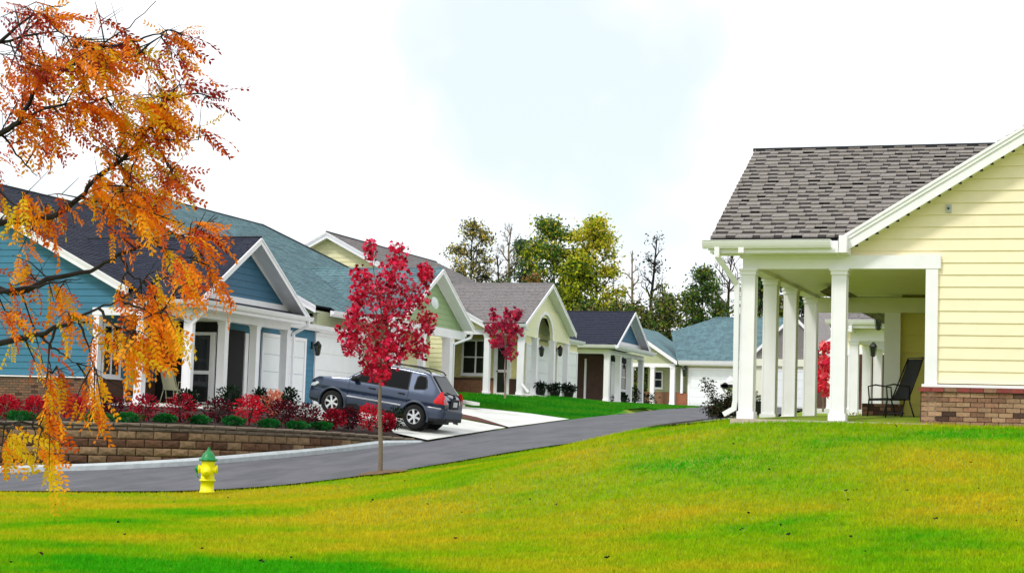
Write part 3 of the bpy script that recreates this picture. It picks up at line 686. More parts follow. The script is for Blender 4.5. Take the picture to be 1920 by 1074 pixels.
# ---- the blue house on the left
H = house('blue_house', 'blue clapboard house with navy roof and white porch columns, behind the orange tree', -25.32, 44.34, .69, 1)
porch(H, [0, 1.95, 3.89, 5.90], [0, 1.50, 2.95])
H.box('fascia', -.60, -.57, -.50, 6.3, 2.63, 2.80, M_white)
H.box('soffit', -.57, -.11, .02, 6.3, 2.635, 2.66, M_white)
gutter(H.r, H.W(-.602, -.6, 2.86), H.W(-.602, 6.35, 2.86), (1, 0, 0))
pent = MB(); pent.add([H.W(-.58, -.45, 2.85), H.W(-.58, 6.3, 2.85), H.W(.0, 6.3, 3.04), H.W(.0, -.45, 3.04)], [(0,1,2,3)]); part('pent_roof', pent, M_rnavy, H.r)
H.cross_gable(2.92, 4.96, 3.40, .56, 6.5, [M_rnavy, M_rblack], M_blue2, 'tri', single=True, base_z=3.10, shingle_kw=dict(course=.14, tab=.3))
wl, zf = H.front_gable(1.80, 3.22, .495, 8.88, 0, .40, 9.4, [M_rnavy], M_blue, .55, single=True, sill_z=.69, low_from=3.4, rake_h=.24)
H.box('sill_trim', 2.9, 12, -.10, -.03, .655, .69, M_white)
bs = H.box('brick_base', 2.9, 12, -.03, .1, -.6, .655, M_mortard)
bricks(Plane(H.W(0, -.03, 0), (-1, 0, 0), (0, 0, 1), (0, -1, 0)), [(2.85, -.4), (8, -.4), (8, .655), (2.85, .655)], bs, .215, .075, .010, [mat('brick_brown', (108, 86, 70), .9, .2, 30), M_brickA, M_brickC], lift=.025)
# inner porch walls: side wall with windows, rear wall with door, garage wall
sp = H.splane(2.95); iw = H.box('inner_wall', 2.96, 3.1, .12, 3.3, -.2, 2.5, M_blue)
siding(sp, [(.12, .69), (3.3, .69), (3.3, 2.5), (.12, 2.5)], M_blue, iw, .19, .69, False)
H.box('brick_base', 2.93, 2.96, .12, 3.25, -.2, .66, M_brickC)
window(H.r, sp, .32, 1.15, .80, 2.15, 2, 2); window(H.r, sp, 1.75, 2.55, .80, 2.15, 2, 2)
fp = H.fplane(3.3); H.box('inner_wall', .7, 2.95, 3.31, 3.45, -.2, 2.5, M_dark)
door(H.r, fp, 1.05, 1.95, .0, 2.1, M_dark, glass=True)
gp = H.splane(.70); gw = H.box('garage_wall', .71, .9, 3.46, 13.1, -.3, 2.72, M_blue)
siding(gp, [(3.46, -.0), (5.55, -.0), (5.55, 2.72), (3.46, 2.72)], M_blue, gw, .19, 0, False)
siding(gp, [(5.55, 2.38), (9.3, 2.38), (9.3, 2.72), (5.55, 2.72)], M_blue, gw, .19, 0, False)
siding(gp, [(8.72, .2), (9.32, .2), (9.32, 2.38), (8.72, 2.38)], M_blue, gw, .19, 0, True)
H.box('door_jamb', .60, .70, 4.45, 4.65, .1, 2.25, M_white); H.box('entry_shade_panel', .64, .69, 3.5, 4.44, .0, 2.3, M_dark); H.box('side_window', .66, .695, 4.66, 5.1, .3, 2.2, M_pane)  # near-black entry panel imitates the porch shade over the blue wall
garage_door(H.r, gp, 5.75, 8.60, .10, 2.24, .11)
lantern(H.r, H.X(.68), H.cy+9.15, H.zb+2.12, 1, 0, 1.6)
garage_door(H.r, gp, 9.5, 13.0, .26, 2.50, .12, M_white)
gutter(H.r, H.W(.45, 6.2, 2.80), H.W(.45, 13.1, 2.80), (1, 0, 0)); H.box('fascia', .45, .48, 6.2, 13.1, 2.62, 2.80, M_white); H.box('soffit', .49, .7, 6.2, 13.1, 2.62, 2.65, M_white)
downspout(H.r, [H.W(-.66, -.3, 2.76), H.W(-.66, -.3, 2.58), H.W(-.17, -.17, 2.2), H.W(-.17, -.17, .1)])
downspout(H.r, [H.W(-.66, 6.1, 2.76), H.W(-.66, 6.1, 2.60), H.W(-.17, 6.1, 2.35), H.W(-.17, 6.1, .1)])
H.box('body', 3.2, 14, .3, 9.2, -.5, 2.6, M_blue)

# ---- the green-roofed unit joined behind it
H = house('sage_house', 'house with large grey green hip roof and sage gable, right behind the blue house', -24.85, 57.6, 1.26, 1)
wl, zf = H.front_gable(1.05, 2.90, .5, 9.35, -3.8, .40, 12.0, [M_rgreen], M_sage, .55, single=False, sill_z=.6, low_from=-3.0, hip=4.3, low_to=6.3, low_a2=4.2, rake_h=.24, corner_a=2.0)
# hip end
sl = .5
zr = zf(9.35); hb = MB(); hb.add([H.W(4.2, 10.2, zf(4.2)), H.W(9.35, 7.7, zr), H.W(14.5, 10.2, zf(4.2))], [(0,1,2)]); part('hip_roof', hb, M_rgreen, H.r)
hb = MB(); hb.tube([H.W(9.35, 7.7, zr+.02), H.W(4.2, 10.2, zf(4.2)+.02)], .05, 6); part('hip_cap', hb, M_rblack, H.r)
H.cross_gable(3.15, 4.82, 3.30, .45, 8.0, [M_rgreen, M_rblack], M_sage, 'green', base_z=2.66, face=.0)
H.box('beam', -.10, .12, -.25, 6.5, 2.42, 2.65, M_white)
column(H.r, H.X(0), H.cy+5.0, H.zb, H.zb+2.42, .30); column(H.r, H.X(0), H.cy+.1, H.zb, H.zb+2.42); column(H.r, H.X(0), H.cy+2.5, H.zb, H.zb+2.42)
gutter(H.r, H.W(.60, -3.9, 2.74), H.W(.60, -.2, 2.74), (1, 0, 0)); H.box('fascia', .60, .63, -3.9, -.2, 2.56, 2.74, M_white)
gw = H.box('wall', 1.15, 1.3, -3.8, 6.0, -.4, 2.75, M_olive); H.box('rear_wall', 4.4, 4.6, 6.0, 10, -.4, 3.8, M_olive)
H.box('corner_board', 1.0, 1.15, 3.0, 3.2, -.2, 2.6, M_white)
siding(H.splane(1.15), [(3.2, 0), (6.0, 0), (6.0, 2.6), (3.2, 2.6)], M_cream, gw, .19, 0, False)
door(H.r, H.splane(1.15), 1.9, 2.8, 0, 2.1)
H.box('porch_slab', -.2, 1.2, -.2, 6.5, -.5, 0, M_concrete)
downspout(H.r, [H.W(-.45, 6.3, 2.62), H.W(-.40, 6.3, 2.5), H.W(-.1, 5.35, 2.2), H.W(-.1, 5.35, .1)])
H.box('body', 1.4, 16, -3.4, 5.9, -.6, 2.6, M_olive)
# satellite dish on its roof edge: a thing of its own
dp = Vector(H.W(-.55, 2.35, 3.45)); D = thing('satellite_dish', 'small round satellite dish mounted on the sage gable', 'satellite dish', dp)
mb = MB(); mb.lathe([(0, .06), (.15, .045), (.27, .0), (.28, .0), (.27, -.012), (.14, .03), (0, .045)], 20)
o = part('reflector', mb, M_dish, D, local=True, smooth=True); o.rotation_euler = (math.radians(78), 0, math.radians(78)); o.scale = (.8, .8, .8); o.location = (0, -.1, .05)
mb = MB(); mb.tube([(0, 0, 0), (.1, -.35, -.12)], .015, 5); mb.tube([(-.3, 0, -.05), (0, 0, 0)], .02, 5); mb.bar((.1, -.35, -.12), (.14, -.42, -.13), .06, .06); part('feed_arm', mb, M_dish, D, local=True)

# ---- the cream house with the arched gable
H = house('cream_house', 'cream house with grey roof and arched white porch gable, in the middle of the row', -24.5, 69.85, 1.82, 1)
zc = 2.44
H.box('porch_slab', -.22, 3.1, -.24, 8.2, -.5, 0, M_concrete)
for y in (0, 1.76, 4.05, 6.0): column(H.r, H.X(0), H.cy+y, H.zb, H.zb+zc-(.0))
column(H.r, H.X(1.46), H.cy, H.zb, H.zb+zc)
H.box('beam', -.10, 3.1, -.09, .09, zc, zc+.2, M_white)
H.box('soffit', -.4, 1.4, -.47, -.03, zc+.21, zc+.24, M_white); H.box('fascia', -.4, 1.4, -.5, -.47, zc+.20, zc+.40, M_white); gutter(H.r, H.W(-.4, -.502, zc+.42), H.W(1.35, -.502, zc+.42), (0, -1, 0))
H.cross_gable(2.85, 4.80, 3.40, .35, 7.5, [M_rgrey, M_rbrown_d], M_pale, 'arch', base_z=3.35, face=.0, rake_h=.17)
# arched wall between the columns and the gable
aw = MB(); cy_, rad = 2.90, 1.02; sp = H.splane(0); sl_ = (4.80-2.9)/3.40
def gtop(y): return 4.80-.14-abs(y-2.85)*sl_
ysr = sorted(set([-.15+i*(6.3+.15)/40 for i in range(41)]+[cy_-rad, cy_+rad]))
for a_, b_ in zip(ysr[:-1], ysr[1:]):
    def lo(y): return zc if abs(y-cy_) >= rad else zc+.02+math.sqrt(max(0, rad*rad-(y-cy_)**2))*1.02
    ta, tb = min(gtop(a_), 3.35+.3), min(gtop(b_), 3.35+.3); la, lb = lo(a_), lo(b_)
    if abs((a_+b_)/2-cy_) >= rad: la = lb = zc
    ta, tb = max(ta, la), max(tb, lb)
    ta = min(ta, gtop(a_)) if gtop(a_) > la else la; tb = min(tb, gtop(b_)) if gtop(b_) > lb else lb
    aw.add([sp.p(a_, la, -.08), sp.p(b_, lb, -.08), sp.p(b_, tb, -.08), sp.p(a_, ta, -.08), sp.p(a_, la, .04), sp.p(b_, lb, .04), sp.p(b_, tb, .04), sp.p(a_, ta, .04)], [(3,2,1,0),(4,5,6,7),(0,1,5,4),(2,3,7,6)])
part('arch_wall', aw, M_pale, H.r)
at_ = MB()
for i in range(24):
    t0, t1 = math.pi*i/24, math.pi*(i+1)/24
    q = [(cy_-math.cos(t)*r_, zc+.02+math.sin(t)*r_*1.02) for t, r_ in ((t0, rad-.02), (t1, rad-.02), (t1, rad+.10), (t0, rad+.10))]
    at_.add([sp.p(a, b, .035) for a, b in q]+[sp.p(a, b, .07) for a, b in q], [(4,5,6,7),(0,1,5,4),(2,3,7,6)])
part('arch_trim', at_, M_white, H.r)
wl, zf = H.front_gable(1.40, 2.90, .515, 8.75, 0, .45, 17, [M_rgrey], M_cream, .55, single=False, sill_z=.69, low_from=3.4, hip=5, rake_h=.24, low_to=6.2, low_a2=6.0)
hb = MB(); hb.add([H.W(6.0, 13.7, zf(6.0)), H.W(8.75, 12, zf(8.75)), H.W(11.5, 13.7, zf(6.0))], [(0,1,2)]); part('hip_roof', hb, M_rnavy, H.r)
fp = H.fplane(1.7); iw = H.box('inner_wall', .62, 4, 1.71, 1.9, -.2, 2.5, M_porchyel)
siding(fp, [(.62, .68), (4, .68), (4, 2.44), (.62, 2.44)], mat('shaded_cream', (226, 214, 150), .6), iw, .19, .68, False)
window(H.r, fp, 2.05, 3.15, .92, 2.25, 2, 2); H.box('brick_base', 1.75, 4, 1.62, 1.69, -.2, .62, mat('brick_face', (150, 106, 84), .9, .2, 14)); H.box('base_cap', 1.75, 4, 1.60, 1.69, .62, .72, M_brickC)
door(H.r, fp, 1.1, 1.7, 0, 2.15, glass=True)
part('upper_wall', MB().prism([H.W(.66, .2, 2.76), H.W(.66, 5.5, 2.76), H.W(.66, 5.5, 3.05), H.W(.66, 2.85, 4.5), H.W(.66, .2, 3.05)], Vector((-.05, 0, 0))), M_pale, H.r); H.box('low_lattice', .62, 1.05, 1.62, 1.69, 0, .70, M_brickC)
gp = H.splane(.62); H.box('garage_wall', .63, .8, 1.9, 9.6, -.2, 2.75, M_cream)
garage_door(H.r, gp, 2.4, 6.0, -.02, 2.16, .1); garage_door(H.r, gp, 6.6, 9.4, -.02, 2.16, .1)
lantern(H.r, H.X(.6), H.cy+6.3, H.zb+2.2, 1, 0, 1.6); lantern(H.r, H.X(.0)+.0, H.cy+2.0, H.zb+1.95, 1, 0, 1.5)
gutter(H.r, H.W(.45, 6.3, 2.75), H.W(.45, 9.9, 2.75), (1, 0, 0)); H.box('fascia', .45, .48, 6.3, 9.9, 2.55, 2.75, M_white)
lr_ = MB(); lr_.add([H.W(.45, 6.3, 2.76), H.W(.45, 9.9, 2.76), H.W(2.2, 9.9, 3.1), H.W(2.2, 6.3, 3.1)], [(0,1,2,3)]); part('low_roof', lr_, M_rgrey, H.r)
downspout(H.r, [H.W(-.15, -.1, 2.5), H.W(-.15, -.2, .45), H.W(-.55, -.5, .1)])
H.box('body', 1.6, 16, 2.0, 9.5, -.5, 2.6, M_cream)
# ---- the small house with a navy roof
H = house('navy_roof_house', 'small white columned house with navy blue roof and blue gable, at the road bend', -26.68, 89.51, 2.10, 1)
H.box('porch_slab', -.22, 3.1, -.24, 6.6, -.5, 0, M_concrete)
for y in (0, 2.05, 4.2, 6.5): column(H.r, H.X(0), H.cy+y, H.zb, H.zb+zc, .26)
H.box('beam', -.10, 2.6, -.10, .10, zc, zc+.22, M_white); H.box('beam', -.10, .10, .10, 6.7, zc, zc+.22, M_white)
H.box('soffit', -.55, 2.6, -.5, -.02, zc+.23, zc+.26, M_white); H.box('fascia', -.55, 2.6, -.5, -.47, zc+.23, zc+.40, M_white)
gutter(H.r, H.W(-.6, -.502, 2.88), H.W(2.8, -.502, 2.88), (0, -1, 0), .17); gutter(H.r, H.W(-.60, -.5, 2.88), H.W(-.60, 6.9, 2.88), (1, 0, 0), .17); H.box('fascia', -.60, -.57, -.47, 6.8, 2.64, 2.82, M_white)
pent = MB(); pent.add([H.W(-.58, -.3, 2.86), H.W(-.58, 6.9, 2.86), H.W(.0, 6.9, 3.04), H.W(.0, -.3, 3.04)], [(0,1,2,3)]); part('pent_roof', pent, M_rnavy, H.r)
H.cross_gable(3.30, 4.86, 3.30, .50, 12, [M_rnavy, M_rblack], M_blue2, 'tri', base_z=3.12, rake_h=.17, shingle_kw=dict(course=.2, tab=.5))
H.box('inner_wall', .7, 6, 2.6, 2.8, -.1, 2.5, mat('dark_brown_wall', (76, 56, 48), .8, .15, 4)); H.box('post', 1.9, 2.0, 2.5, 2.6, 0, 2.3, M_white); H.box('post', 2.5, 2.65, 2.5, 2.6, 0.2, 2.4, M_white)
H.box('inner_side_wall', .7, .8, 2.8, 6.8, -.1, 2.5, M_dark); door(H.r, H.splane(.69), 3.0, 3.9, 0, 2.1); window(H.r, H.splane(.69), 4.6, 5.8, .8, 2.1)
H.box('fascia_panel', 2.8, 5.0, -.2, 0, 2.45, 2.85, M_blue2); H.box('body', 1.2, 12, 3, 9, -.5, 2.6, M_blue2)
lantern(H.r, H.X(.5), H.cy+4.9, H.zb+2.0, 1, 0, 2)
# ---- the last house, green roof, garage door facing us
H = house('green_roof_house', 'far house with wide grey green roof and white garage door, where the road ends', -29.88, 115.34, 2.58, 1)
X0 = -29.88
def wb(name, x0, x1, y0, y1, z0, z1, m, p=None):
    mb = MB(); mb.box(x0, x1, y0, y1, z0, z1); return part(name, mb, m, p or H.r)
wa = wb('wall', -31.9, -10.0, 116.6, 116.9, 2.0, 5.15, M_olive)
siding(Plane((-31.9, 116.6, 2.2), (1, 0, 0), (0, 0, 1), (0, -1, 0)), [(0, .9), (3.2, .9), (3.2, 2.9), (0, 2.9)], M_olive, wa, .2, 0, False)
wb('garage_wall', -28.95, -11.0, 115.50, 115.7, 2.0, 5.15, M_olive)
wb('brick_base', -32.4, -29.2, 116.50, 116.58, 2.2, 3.45, M_brickA); wb('brick_pier', -29.55, -28.95, 115.4, 115.6, 2.2, 3.35, mat('brick_orange', (150, 92, 66), .9, .15, 14))
gp = Plane((0, 115.50, 0), (1, 0, 0), (0, 0, 1), (0, -1, 0))
garage_door(H.r, gp, -28.75, -25.55, 2.56, 4.90, .12); garage_door(H.r, gp, -24.3, -21.1, 2.56, 4.90, .12)
column(H.r, -29.88, 115.34, 2.58, 5.03, .30); column(H.r, -31.25, 115.34, 2.58, 5.03, .26); column(H.r, -32.7, 115.34, 2.58, 5.03, .26)
wb('post', -29.35, -29.2, 115.30, 115.45, 3.35, 4.95, M_white)
wb('beam', -32.8, -29.75, 115.22, 115.46, 5.03, 5.27, M_white)
window(H.r, Plane((0, 116.58, 0), (1, 0, 0), (0, 0, 1), (0, -1, 0)), -31.55, -30.95, 3.75, 4.75, 1, 2)
lantern(H.r, -29.05, 115.42, 4.85, 0, -1, 2.2)
# roofs: little front gable on the left, long slope facing us
gf = Plane((0, 115.2, 0), (1, 0, 0), (0, 0, 1), (0, -1, 0)); sl = .66
zt = lambda x: 5.42+(-29.55-x)*sl
mb = MB(); mb.add([(-29.9, 115.25, 5.27), (-33.2, 115.25, 5.27), (-33.2, 115.25, zt(-33.2)), (-29.9, 115.25, zt(-29.9))], [(0,1,2,3)]); gw = part('gable_wall', mb, M_olive, H.r)
mb = MB(); A = Vector((-29.5, 114.85, 5.42)); B = Vector((-33.2, 114.85, zt(-33.2))); mb.prism([A-Vector((0,0,.26)), B-Vector((0,0,.26)), B, A], Vector((0, .05, 0))); part('rake_board', mb, M_white, H.r)
mb = MB(); mb.prism([A, B, B+Vector((0, 9, 0)), A+Vector((0, 9, 0))], Vector((.0, 0, .04))); rf = part('side_roof', mb, M_rgreen, H.r)
gutter(H.r, (-29.4, 114.95, 5.47), (-10, 114.95, 5.47), (0, -1, 0), .26); wb('fascia', -29.4, -10, 114.96, 115.0, 5.2, 5.45, M_white); wb('soffit', -29.4, -10, 115.0, 115.6, 5.16, 5.2, M_cream_trim)
# long slope: eave y 114.9 z 5.42 -> ridge y 121.5 z ~9.05
el = 6.6; rise = 3.30; LL = math.hypot(el, rise)
rfp = Plane((-29.5, 114.9, 5.42), (1, 0, 0), (0, el/LL, rise/LL), (0, -rise/LL, el/LL))
rf = part('roof', MB().add([rfp.p(0, 0, -.06), rfp.p(24, 0, -.06), rfp.p(24, LL, -.06), rfp.p(.9, LL, -.06), rfp.p(-1.6, LL*.68, -.06)], [(0,1,2,3,4)]), M_rblack, H.r)
shingles(rfp, [(0, 0), (24, 0), (24, LL), (.9, LL), (-1.6, LL*.66)], [M_rgreen], rf, course=.2, tab=.5)
mb = MB(); mb.tube([rfp.p(.9, LL, .02), rfp.p(24, LL, .02)], .06, 5); part('ridge_cap', mb, M_rgreen, rf)
# brown-roofed gable in front of it, seen between the near columns
H6 = house('brown_roof_house', 'house with brown roof and white rake, seen between the near white columns', -20.0, 108, 2.5, 1)
def hb6(name, x0, x1, y0, y1, z0, z1, m): 
    mb = MB(); mb.box(x0, x1, y0, y1, z0, z1); return part(name, mb, m, H6.r)
q = [px(1408, 672, 112), px(1492, 598, 112), px(1492, 598, 112), px(1600, 672, 112)]
A, B = q[0], q[1]; Bz = Vector((B.x, A.y, B.z)); E_ = Vector((2*B.x-A.x, A.y, A.z))
mb = MB(); mb.prism([A, Bz, E_], Vector((0, .2, 0))); part('gable_roof', mb, M_rgrey, H6.r)
mb = MB(); up_ = Vector((0, 0, .22)); mb.prism([A, Bz, Bz+up_, A+up_], Vector((0, -.2, 0))); mb.prism([Bz, E_, E_+up_, Bz+up_], Vector((0, -.2, 0))); part('rake_board', mb, M_white, H6.r)
mb = MB(); mb.prism([A+up_, Bz+up_, Bz+up_+Vector((0, 6, 0)), A+up_+Vector((0, 6, 0))], Vector((0, 0, .05))); part('roof', mb, M_rgrey, H6.r)
hb6('fascia', A.x, E_.x, A.y-.3, A.y, A.z-.45, A.z-.02, M_cream_trim); hb6('wall', A.x+.2, E_.x, A.y-.1, A.y+.1, 2.3, A.z-.45, M_cream_trim)
gp = Plane((0, A.y-.1, 0), (1, 0, 0), (0, 0, 1), (0, -1, 0)); garage_door(H6.r, gp, A.x+.9, A.x+3.7, 2.5, A.z-.75, .1)
# cream gabled house further right, seen through the porch
H7 = house('far_cream_house', 'far cream gabled house with white columns behind the small red tree', -13.5, 92, 2.1, -1)
A = px(1548, 652, 92); B = px(1640, 590, 92); B = Vector((B.x, A.y, B.z)); E_ = Vector((2*B.x-A.x, A.y, A.z))
def hb7(name, x0, x1, y0, y1, z0, z1, m): 
    mb = MB(); mb.box(x0, x1, y0, y1, z0, z1); return part(name, mb, m, H7.r)
mb = MB(); mb.prism([A, B, E_], Vector((0, .2, 0))); part('gable_wall', mb, M_yellow, H7.r)
mb = MB(); up_ = Vector((0, 0, .28)); mb.prism([A, B, B+up_, A+up_], Vector((0, -.3, 0))); mb.prism([B, E_, E_+up_, B+up_], Vector((0, -.3, 0))); part('rake_board', mb, M_white, H7.r)
mb = MB(); mb.prism([A+Vector((-1.0, .1, -.1)), A+Vector((.1, .1, -.1)), B+Vector((0, 3.5, .3)), B+Vector((-3.4, 3.5, .3))], Vector((0, .1, .05))); part('roof', mb, M_rgrey, H7.r)
hb7('beam', A.x-.3, E_.x, A.y-.1, A.y+.1, A.z-.3, A.z, M_white); hb7('wall', A.x-.9, E_.x, A.y+1.5, A.y+1.7, 1.8, A.z, M_brickC)
for xx in (.25, 1.3, 2.6): column(H7.r, A.x+xx, A.y, 2.0, A.z-.3, .28)
hb7('porch_slab', A.x-1, E_.x, A.y-.3, A.y+1.6, 1.5, 2.05, M_concrete)
# ------------------------------------------------------------------ ground point seen at a pixel
def gpt(x, y, z0=14, z1=160, f=None):
    f = f or g1; a = z0; st = .25
    while a < z1:
        p = px(x, y, a)
        if p.z <= f(p.x, p.y): return p
        a += st
    return px(x, y, z1)
def lump(n, c, r, seed=0, squash=1.0, up=0.0):
    """n points in a rough ball"""
    q = np.random.default_rng(seed).normal(size=(n, 3)); q /= np.linalg.norm(q, axis=1)[:, None]
    q *= (np.random.default_rng(seed+1).random(n)[:, None]**.4)*r; q[:, 2] *= squash; q[:, 2] += up
    return q+np.array(c)
def leaves_mesh(name, pts, size, mats, wts=None, shape='leaf', seed=0, droop=0, off=(0,0,0), flat=.0):
    R = np.random.default_rng(seed); n = len(pts)
    T_ = {'leaf': [(0, 0), (.35, .5), (0, 1.2), (-.35, .5)],
          'maple': [(0, -.1), (.25, .1), (.62, .1), (.42, .42), (.5, .75), (.2, .68), (0, 1.1), (-.2, .68), (-.5, .75), (-.42, .42), (-.62, .1), (-.25, .1)],
          'blob': [(.5, 0), (.3, .45), (-.2, .55), (-.55, .1), (-.35, -.4), (.2, -.5)]}[shape]
    T_ = np.array(T_); k = len(T_)
    a = R.normal(size=(n, 3)); a[:, 2] -= droop; a /= np.linalg.norm(a, axis=1)[:, None]
    b = R.normal(size=(n, 3)); b[:, 2] += flat; b = np.cross(a, b); b /= np.linalg.norm(b, axis=1)[:, None]
    s = size*R.uniform(.65, 1.3, n)
    V = pts[:, None, :] + (T_[None, :, 0:1]*b[:, None, :] + T_[None, :, 1:2]*a[:, None, :])*s[:, None, None]
    nn = np.cross(a, b); V += nn[:, None, :]*(np.abs(T_[None, :, 0:1])*.3)*s[:, None, None]
    V = V.reshape(-1, 3)-np.array(off)
    me = bpy.data.meshes.new(name); me.vertices.add(n*k); me.vertices.foreach_set('co', V.ravel())
    me.loops.add(n*k); me.loops.foreach_set('vertex_index', np.arange(n*k)); me.polygons.add(n)
    me.polygons.foreach_set('loop_start', np.arange(n)*k); me.polygons.foreach_set('loop_total', np.full(n, k))
    for m in mats: me.materials.append(m)
    me.polygons.foreach_set('material_index', R.choice(len(mats), n, p=wts)); me.update(calc_edges=True); return me
def leafmat(name, rgb, t=.3, var=.2, rough=.6): return mat(name, rgb, rough, var, 6, spec=.2, trans=t)
# ------------------------------------------------------------------ grass
def blades(name, P, hgt, wid, m, seed):
    R = np.random.default_rng(seed); n = len(P); th = R.uniform(0, 2*np.pi, n); h = hgt*R.uniform(.5, 1.25, n); lean = R.normal(0, .35, (n, 2))*h[:, None]
    dx = np.stack([np.cos(th), np.sin(th), np.zeros(n)], 1)*(wid*R.uniform(.6, 1.3, n))[:, None]/2
    V = np.empty((n, 3, 3)); V[:, 0] = P-dx; V[:, 1] = P+dx; V[:, 2] = P; V[:, 2, 0] += lean[:, 0]; V[:, 2, 1] += lean[:, 1]; V[:, 2, 2] += h
    me = bpy.data.meshes.new(name); me.vertices.add(n*3); me.vertices.foreach_set('co', V.ravel()); me.loops.add(n*3); me.loops.foreach_set('vertex_index', np.arange(n*3, dtype=np.int32))
    me.polygons.add(n); me.polygons.foreach_set('loop_start', np.arange(n, dtype=np.int32)*3); me.polygons.foreach_set('loop_total', np.full(n, 3, dtype=np.int32))
    me.materials.append(m); me.update(calc_edges=True)
    o = bpy.data.objects.new(name, me); col.objects.link(o); o['kind'] = 'stuff'; return o
def inpoly(X, Y, poly):
    r = np.zeros(len(X), bool)
    for i in range(len(poly)):
        (x1, y1), (x2, y2) = poly[i-1], poly[i]
        if y1 == y2: continue
        c = ((y1 > Y) != (y2 > Y)) & (X < (x2-x1)*(Y-y1)/(y2-y1)+x1); r ^= c
    return r
def sample(n, z0, z1, lo, hi, seed):
    R = np.random.default_rng(seed); Z = z0*(z1/z0)**R.random(n); q = (R.uniform(lo, hi, n)-960)/FOC
    f2 = np.array([-math.sin(YAW), math.cos(YAW)]); r2 = np.array([math.cos(YAW), math.sin(YAW)])
    return Z[:, None]*(f2+q[:, None]*r2)
XY = sample(980000, 13.5, 62, -180, 2130, 3)
ok = ~inpoly(XY[:, 0], XY[:, 1], poly_road)
rex = np.interp(XY[:, 1], [p.y for p in REs], [p.x for p in REs])
left_of = (XY[:, 1] > 36) & (XY[:, 0] < rex)
far_l = (XY[:, 1] > np.interp(XY[:, 0], [p[0] for p in sorted([(q.x, q.y) for q in REs if q.y < 40])], [p[1] for p in sorted([(q.x, q.y) for q in REs if q.y < 40])])) & (XY[:, 0] < -14.2)
ok &= ~left_of & ~far_l
ok &= ~((XY[:, 0] > -6.55) & (XY[:, 1] > 28.95))
ok &= ~(((XY[:, 0]+7.3)**2+(XY[:, 1]-30.5)**2*.5) < .5)
XY = XY[ok]; P = np.column_stack([XY, G(XY[:, 0], XY[:, 1])-.055])
lg = blades('lawn_grass', P, .058, .016, M_grass, 5)
# patches of greener and of dry yellow turf
BL = [(-1, 60, 1010, 200, 50), (-1, 450, 1065, 260, 25), (-1.3, 1750, 812, 330, 12), (-1, 1480, 826, 260, 14), (-1, 1230, 880, 230, 14), (-.8, 900, 1060, 260, 22), (-1, 1650, 1058, 300, 26), (-.8, 860, 888, 150, 18), (-.7, 280, 988, 150, 16), (-.7, 1150, 962, 120, 12), (-.6, 1690, 965, 120, 14),
      (1, 330, 945, 350, 18), (1, 800, 942, 250, 22), (.8, 700, 1002, 260, 16), (.9, 1050, 852, 120, 12), (1, 1650, 888, 250, 24), (1, 1500, 940, 300, 24), (.9, 1040, 962, 150, 24), (1, 1850, 960, 120, 30), (.7, 1300, 1000, 300, 20), (.8, 150, 926, 200, 8), (.8, 600, 915, 150, 9)]
tone = np.zeros(len(P)); r2_ = np.array([math.cos(YAW), math.sin(YAW)]); f2_ = np.array([-math.sin(YAW), math.cos(YAW)])
for a_, x_, y_, sx_, sy_ in BL:
    c_ = gpt(x_, y_, 13); u_ = gpt(x_, y_-sy_, 13); d_ = gpt(x_, y_+sy_, 13); dep = max(.5, (Vector((u_.x-d_.x, u_.y-d_.y, 0))).length/2); wd_ = sx_/FOC*c_.dot(FW)
    rel = P[:, :2]-np.array([c_.x, c_.y]); tone += a_*.075*np.exp(-.5*((rel@r2_)/wd_)**2-.5*((rel@f2_)/dep)**2)
tn = lg.data.attributes.new('tone', 'FLOAT', 'POINT'); tn.data.foreach_set('value', np.repeat(tone, 3).astype(np.float32))
struct('lawn', grid_mesh(np.arange(-40, 12, .5), np.arange(6, 62, .5), lambda X, Y: G(X, Y)-.045, lambda x, y: not inside(x, y, poly_road) and (x > float(np.interp(y, [p.y for p in REs], [p.x for p in REs])) or y < 35) and not (x < -16.5 and y > float(np.interp(x, [p.x for p in REs[::1] if p.y < 38], [p.y for p in REs if p.y < 38])))), M_soil, True)
UL = [(-18.95, 59.3), (-19.5, 66.4), (-21.0, 78.7), (-23.4, 96.5), (-26.3, 98), (-26.4, 89.2), (-24.2, 84), (-24.1, 69.5), (-28, 69.5), (-28, 66), (-24.6, 64.5), (-23.0, 61.8), (-20.8, 60.8)]
R_ = np.random.default_rng(8); XY = np.column_stack([R_.uniform(-28, -18.5, 150000), R_.uniform(59, 98, 150000)]); XY = XY[inpoly(XY[:, 0], XY[:, 1], UL)]
mbu = grid_mesh(np.arange(-28.5, -18, .5), np.arange(59, 99, .5), lambda X, Y: G(X, Y)-.02, lambda x, y: inside(x, y, UL)); struct('upper_lawn', mbu, M_grass2, True)
blades('upper_grass', np.column_stack([XY, G(XY[:, 0], XY[:, 1])-.02]), .08, .03, M_grass2, 6)
# edging stones, kerb end
mb = MB(); a = gpt(872, 752, 50); b = gpt(893, 758, 50); mb.bar(px(866, 752, 66), px(893, 757, 64), .25, .10); tag(part('splash_block', mb, M_concrete), 'long pale splash block on the lawn edge behind the car', 'splash block')
a = Vector((-8.05, 31.2, .27)); mb = MB(); mb.bar((-8.25, 31.0, .22), (-7.0, 31.9, .32), .30, .17); tag(part('splash_block', mb, M_concrete, bevel=.015), 'white concrete splash block at the corner of the near porch by the shrub', 'splash block')
mb = MB(); p = px(388, 766, 49.5); mb.bar(p-Vector((.25, 0, -.02)), p+Vector((.25, -.3, -.06)), .22, .10); tag(part('splash_block', mb, M_concrete, bevel=.01), 'small white splash block at the blue house porch corner', 'splash block')
mb = MB(); mb.bar(px(985, 740, 75.5), px(1020, 745, 74.5), .35, .12); tag(part('splash_block', mb, M_concrete), 'pale splash block at the cream house downspout', 'splash block')
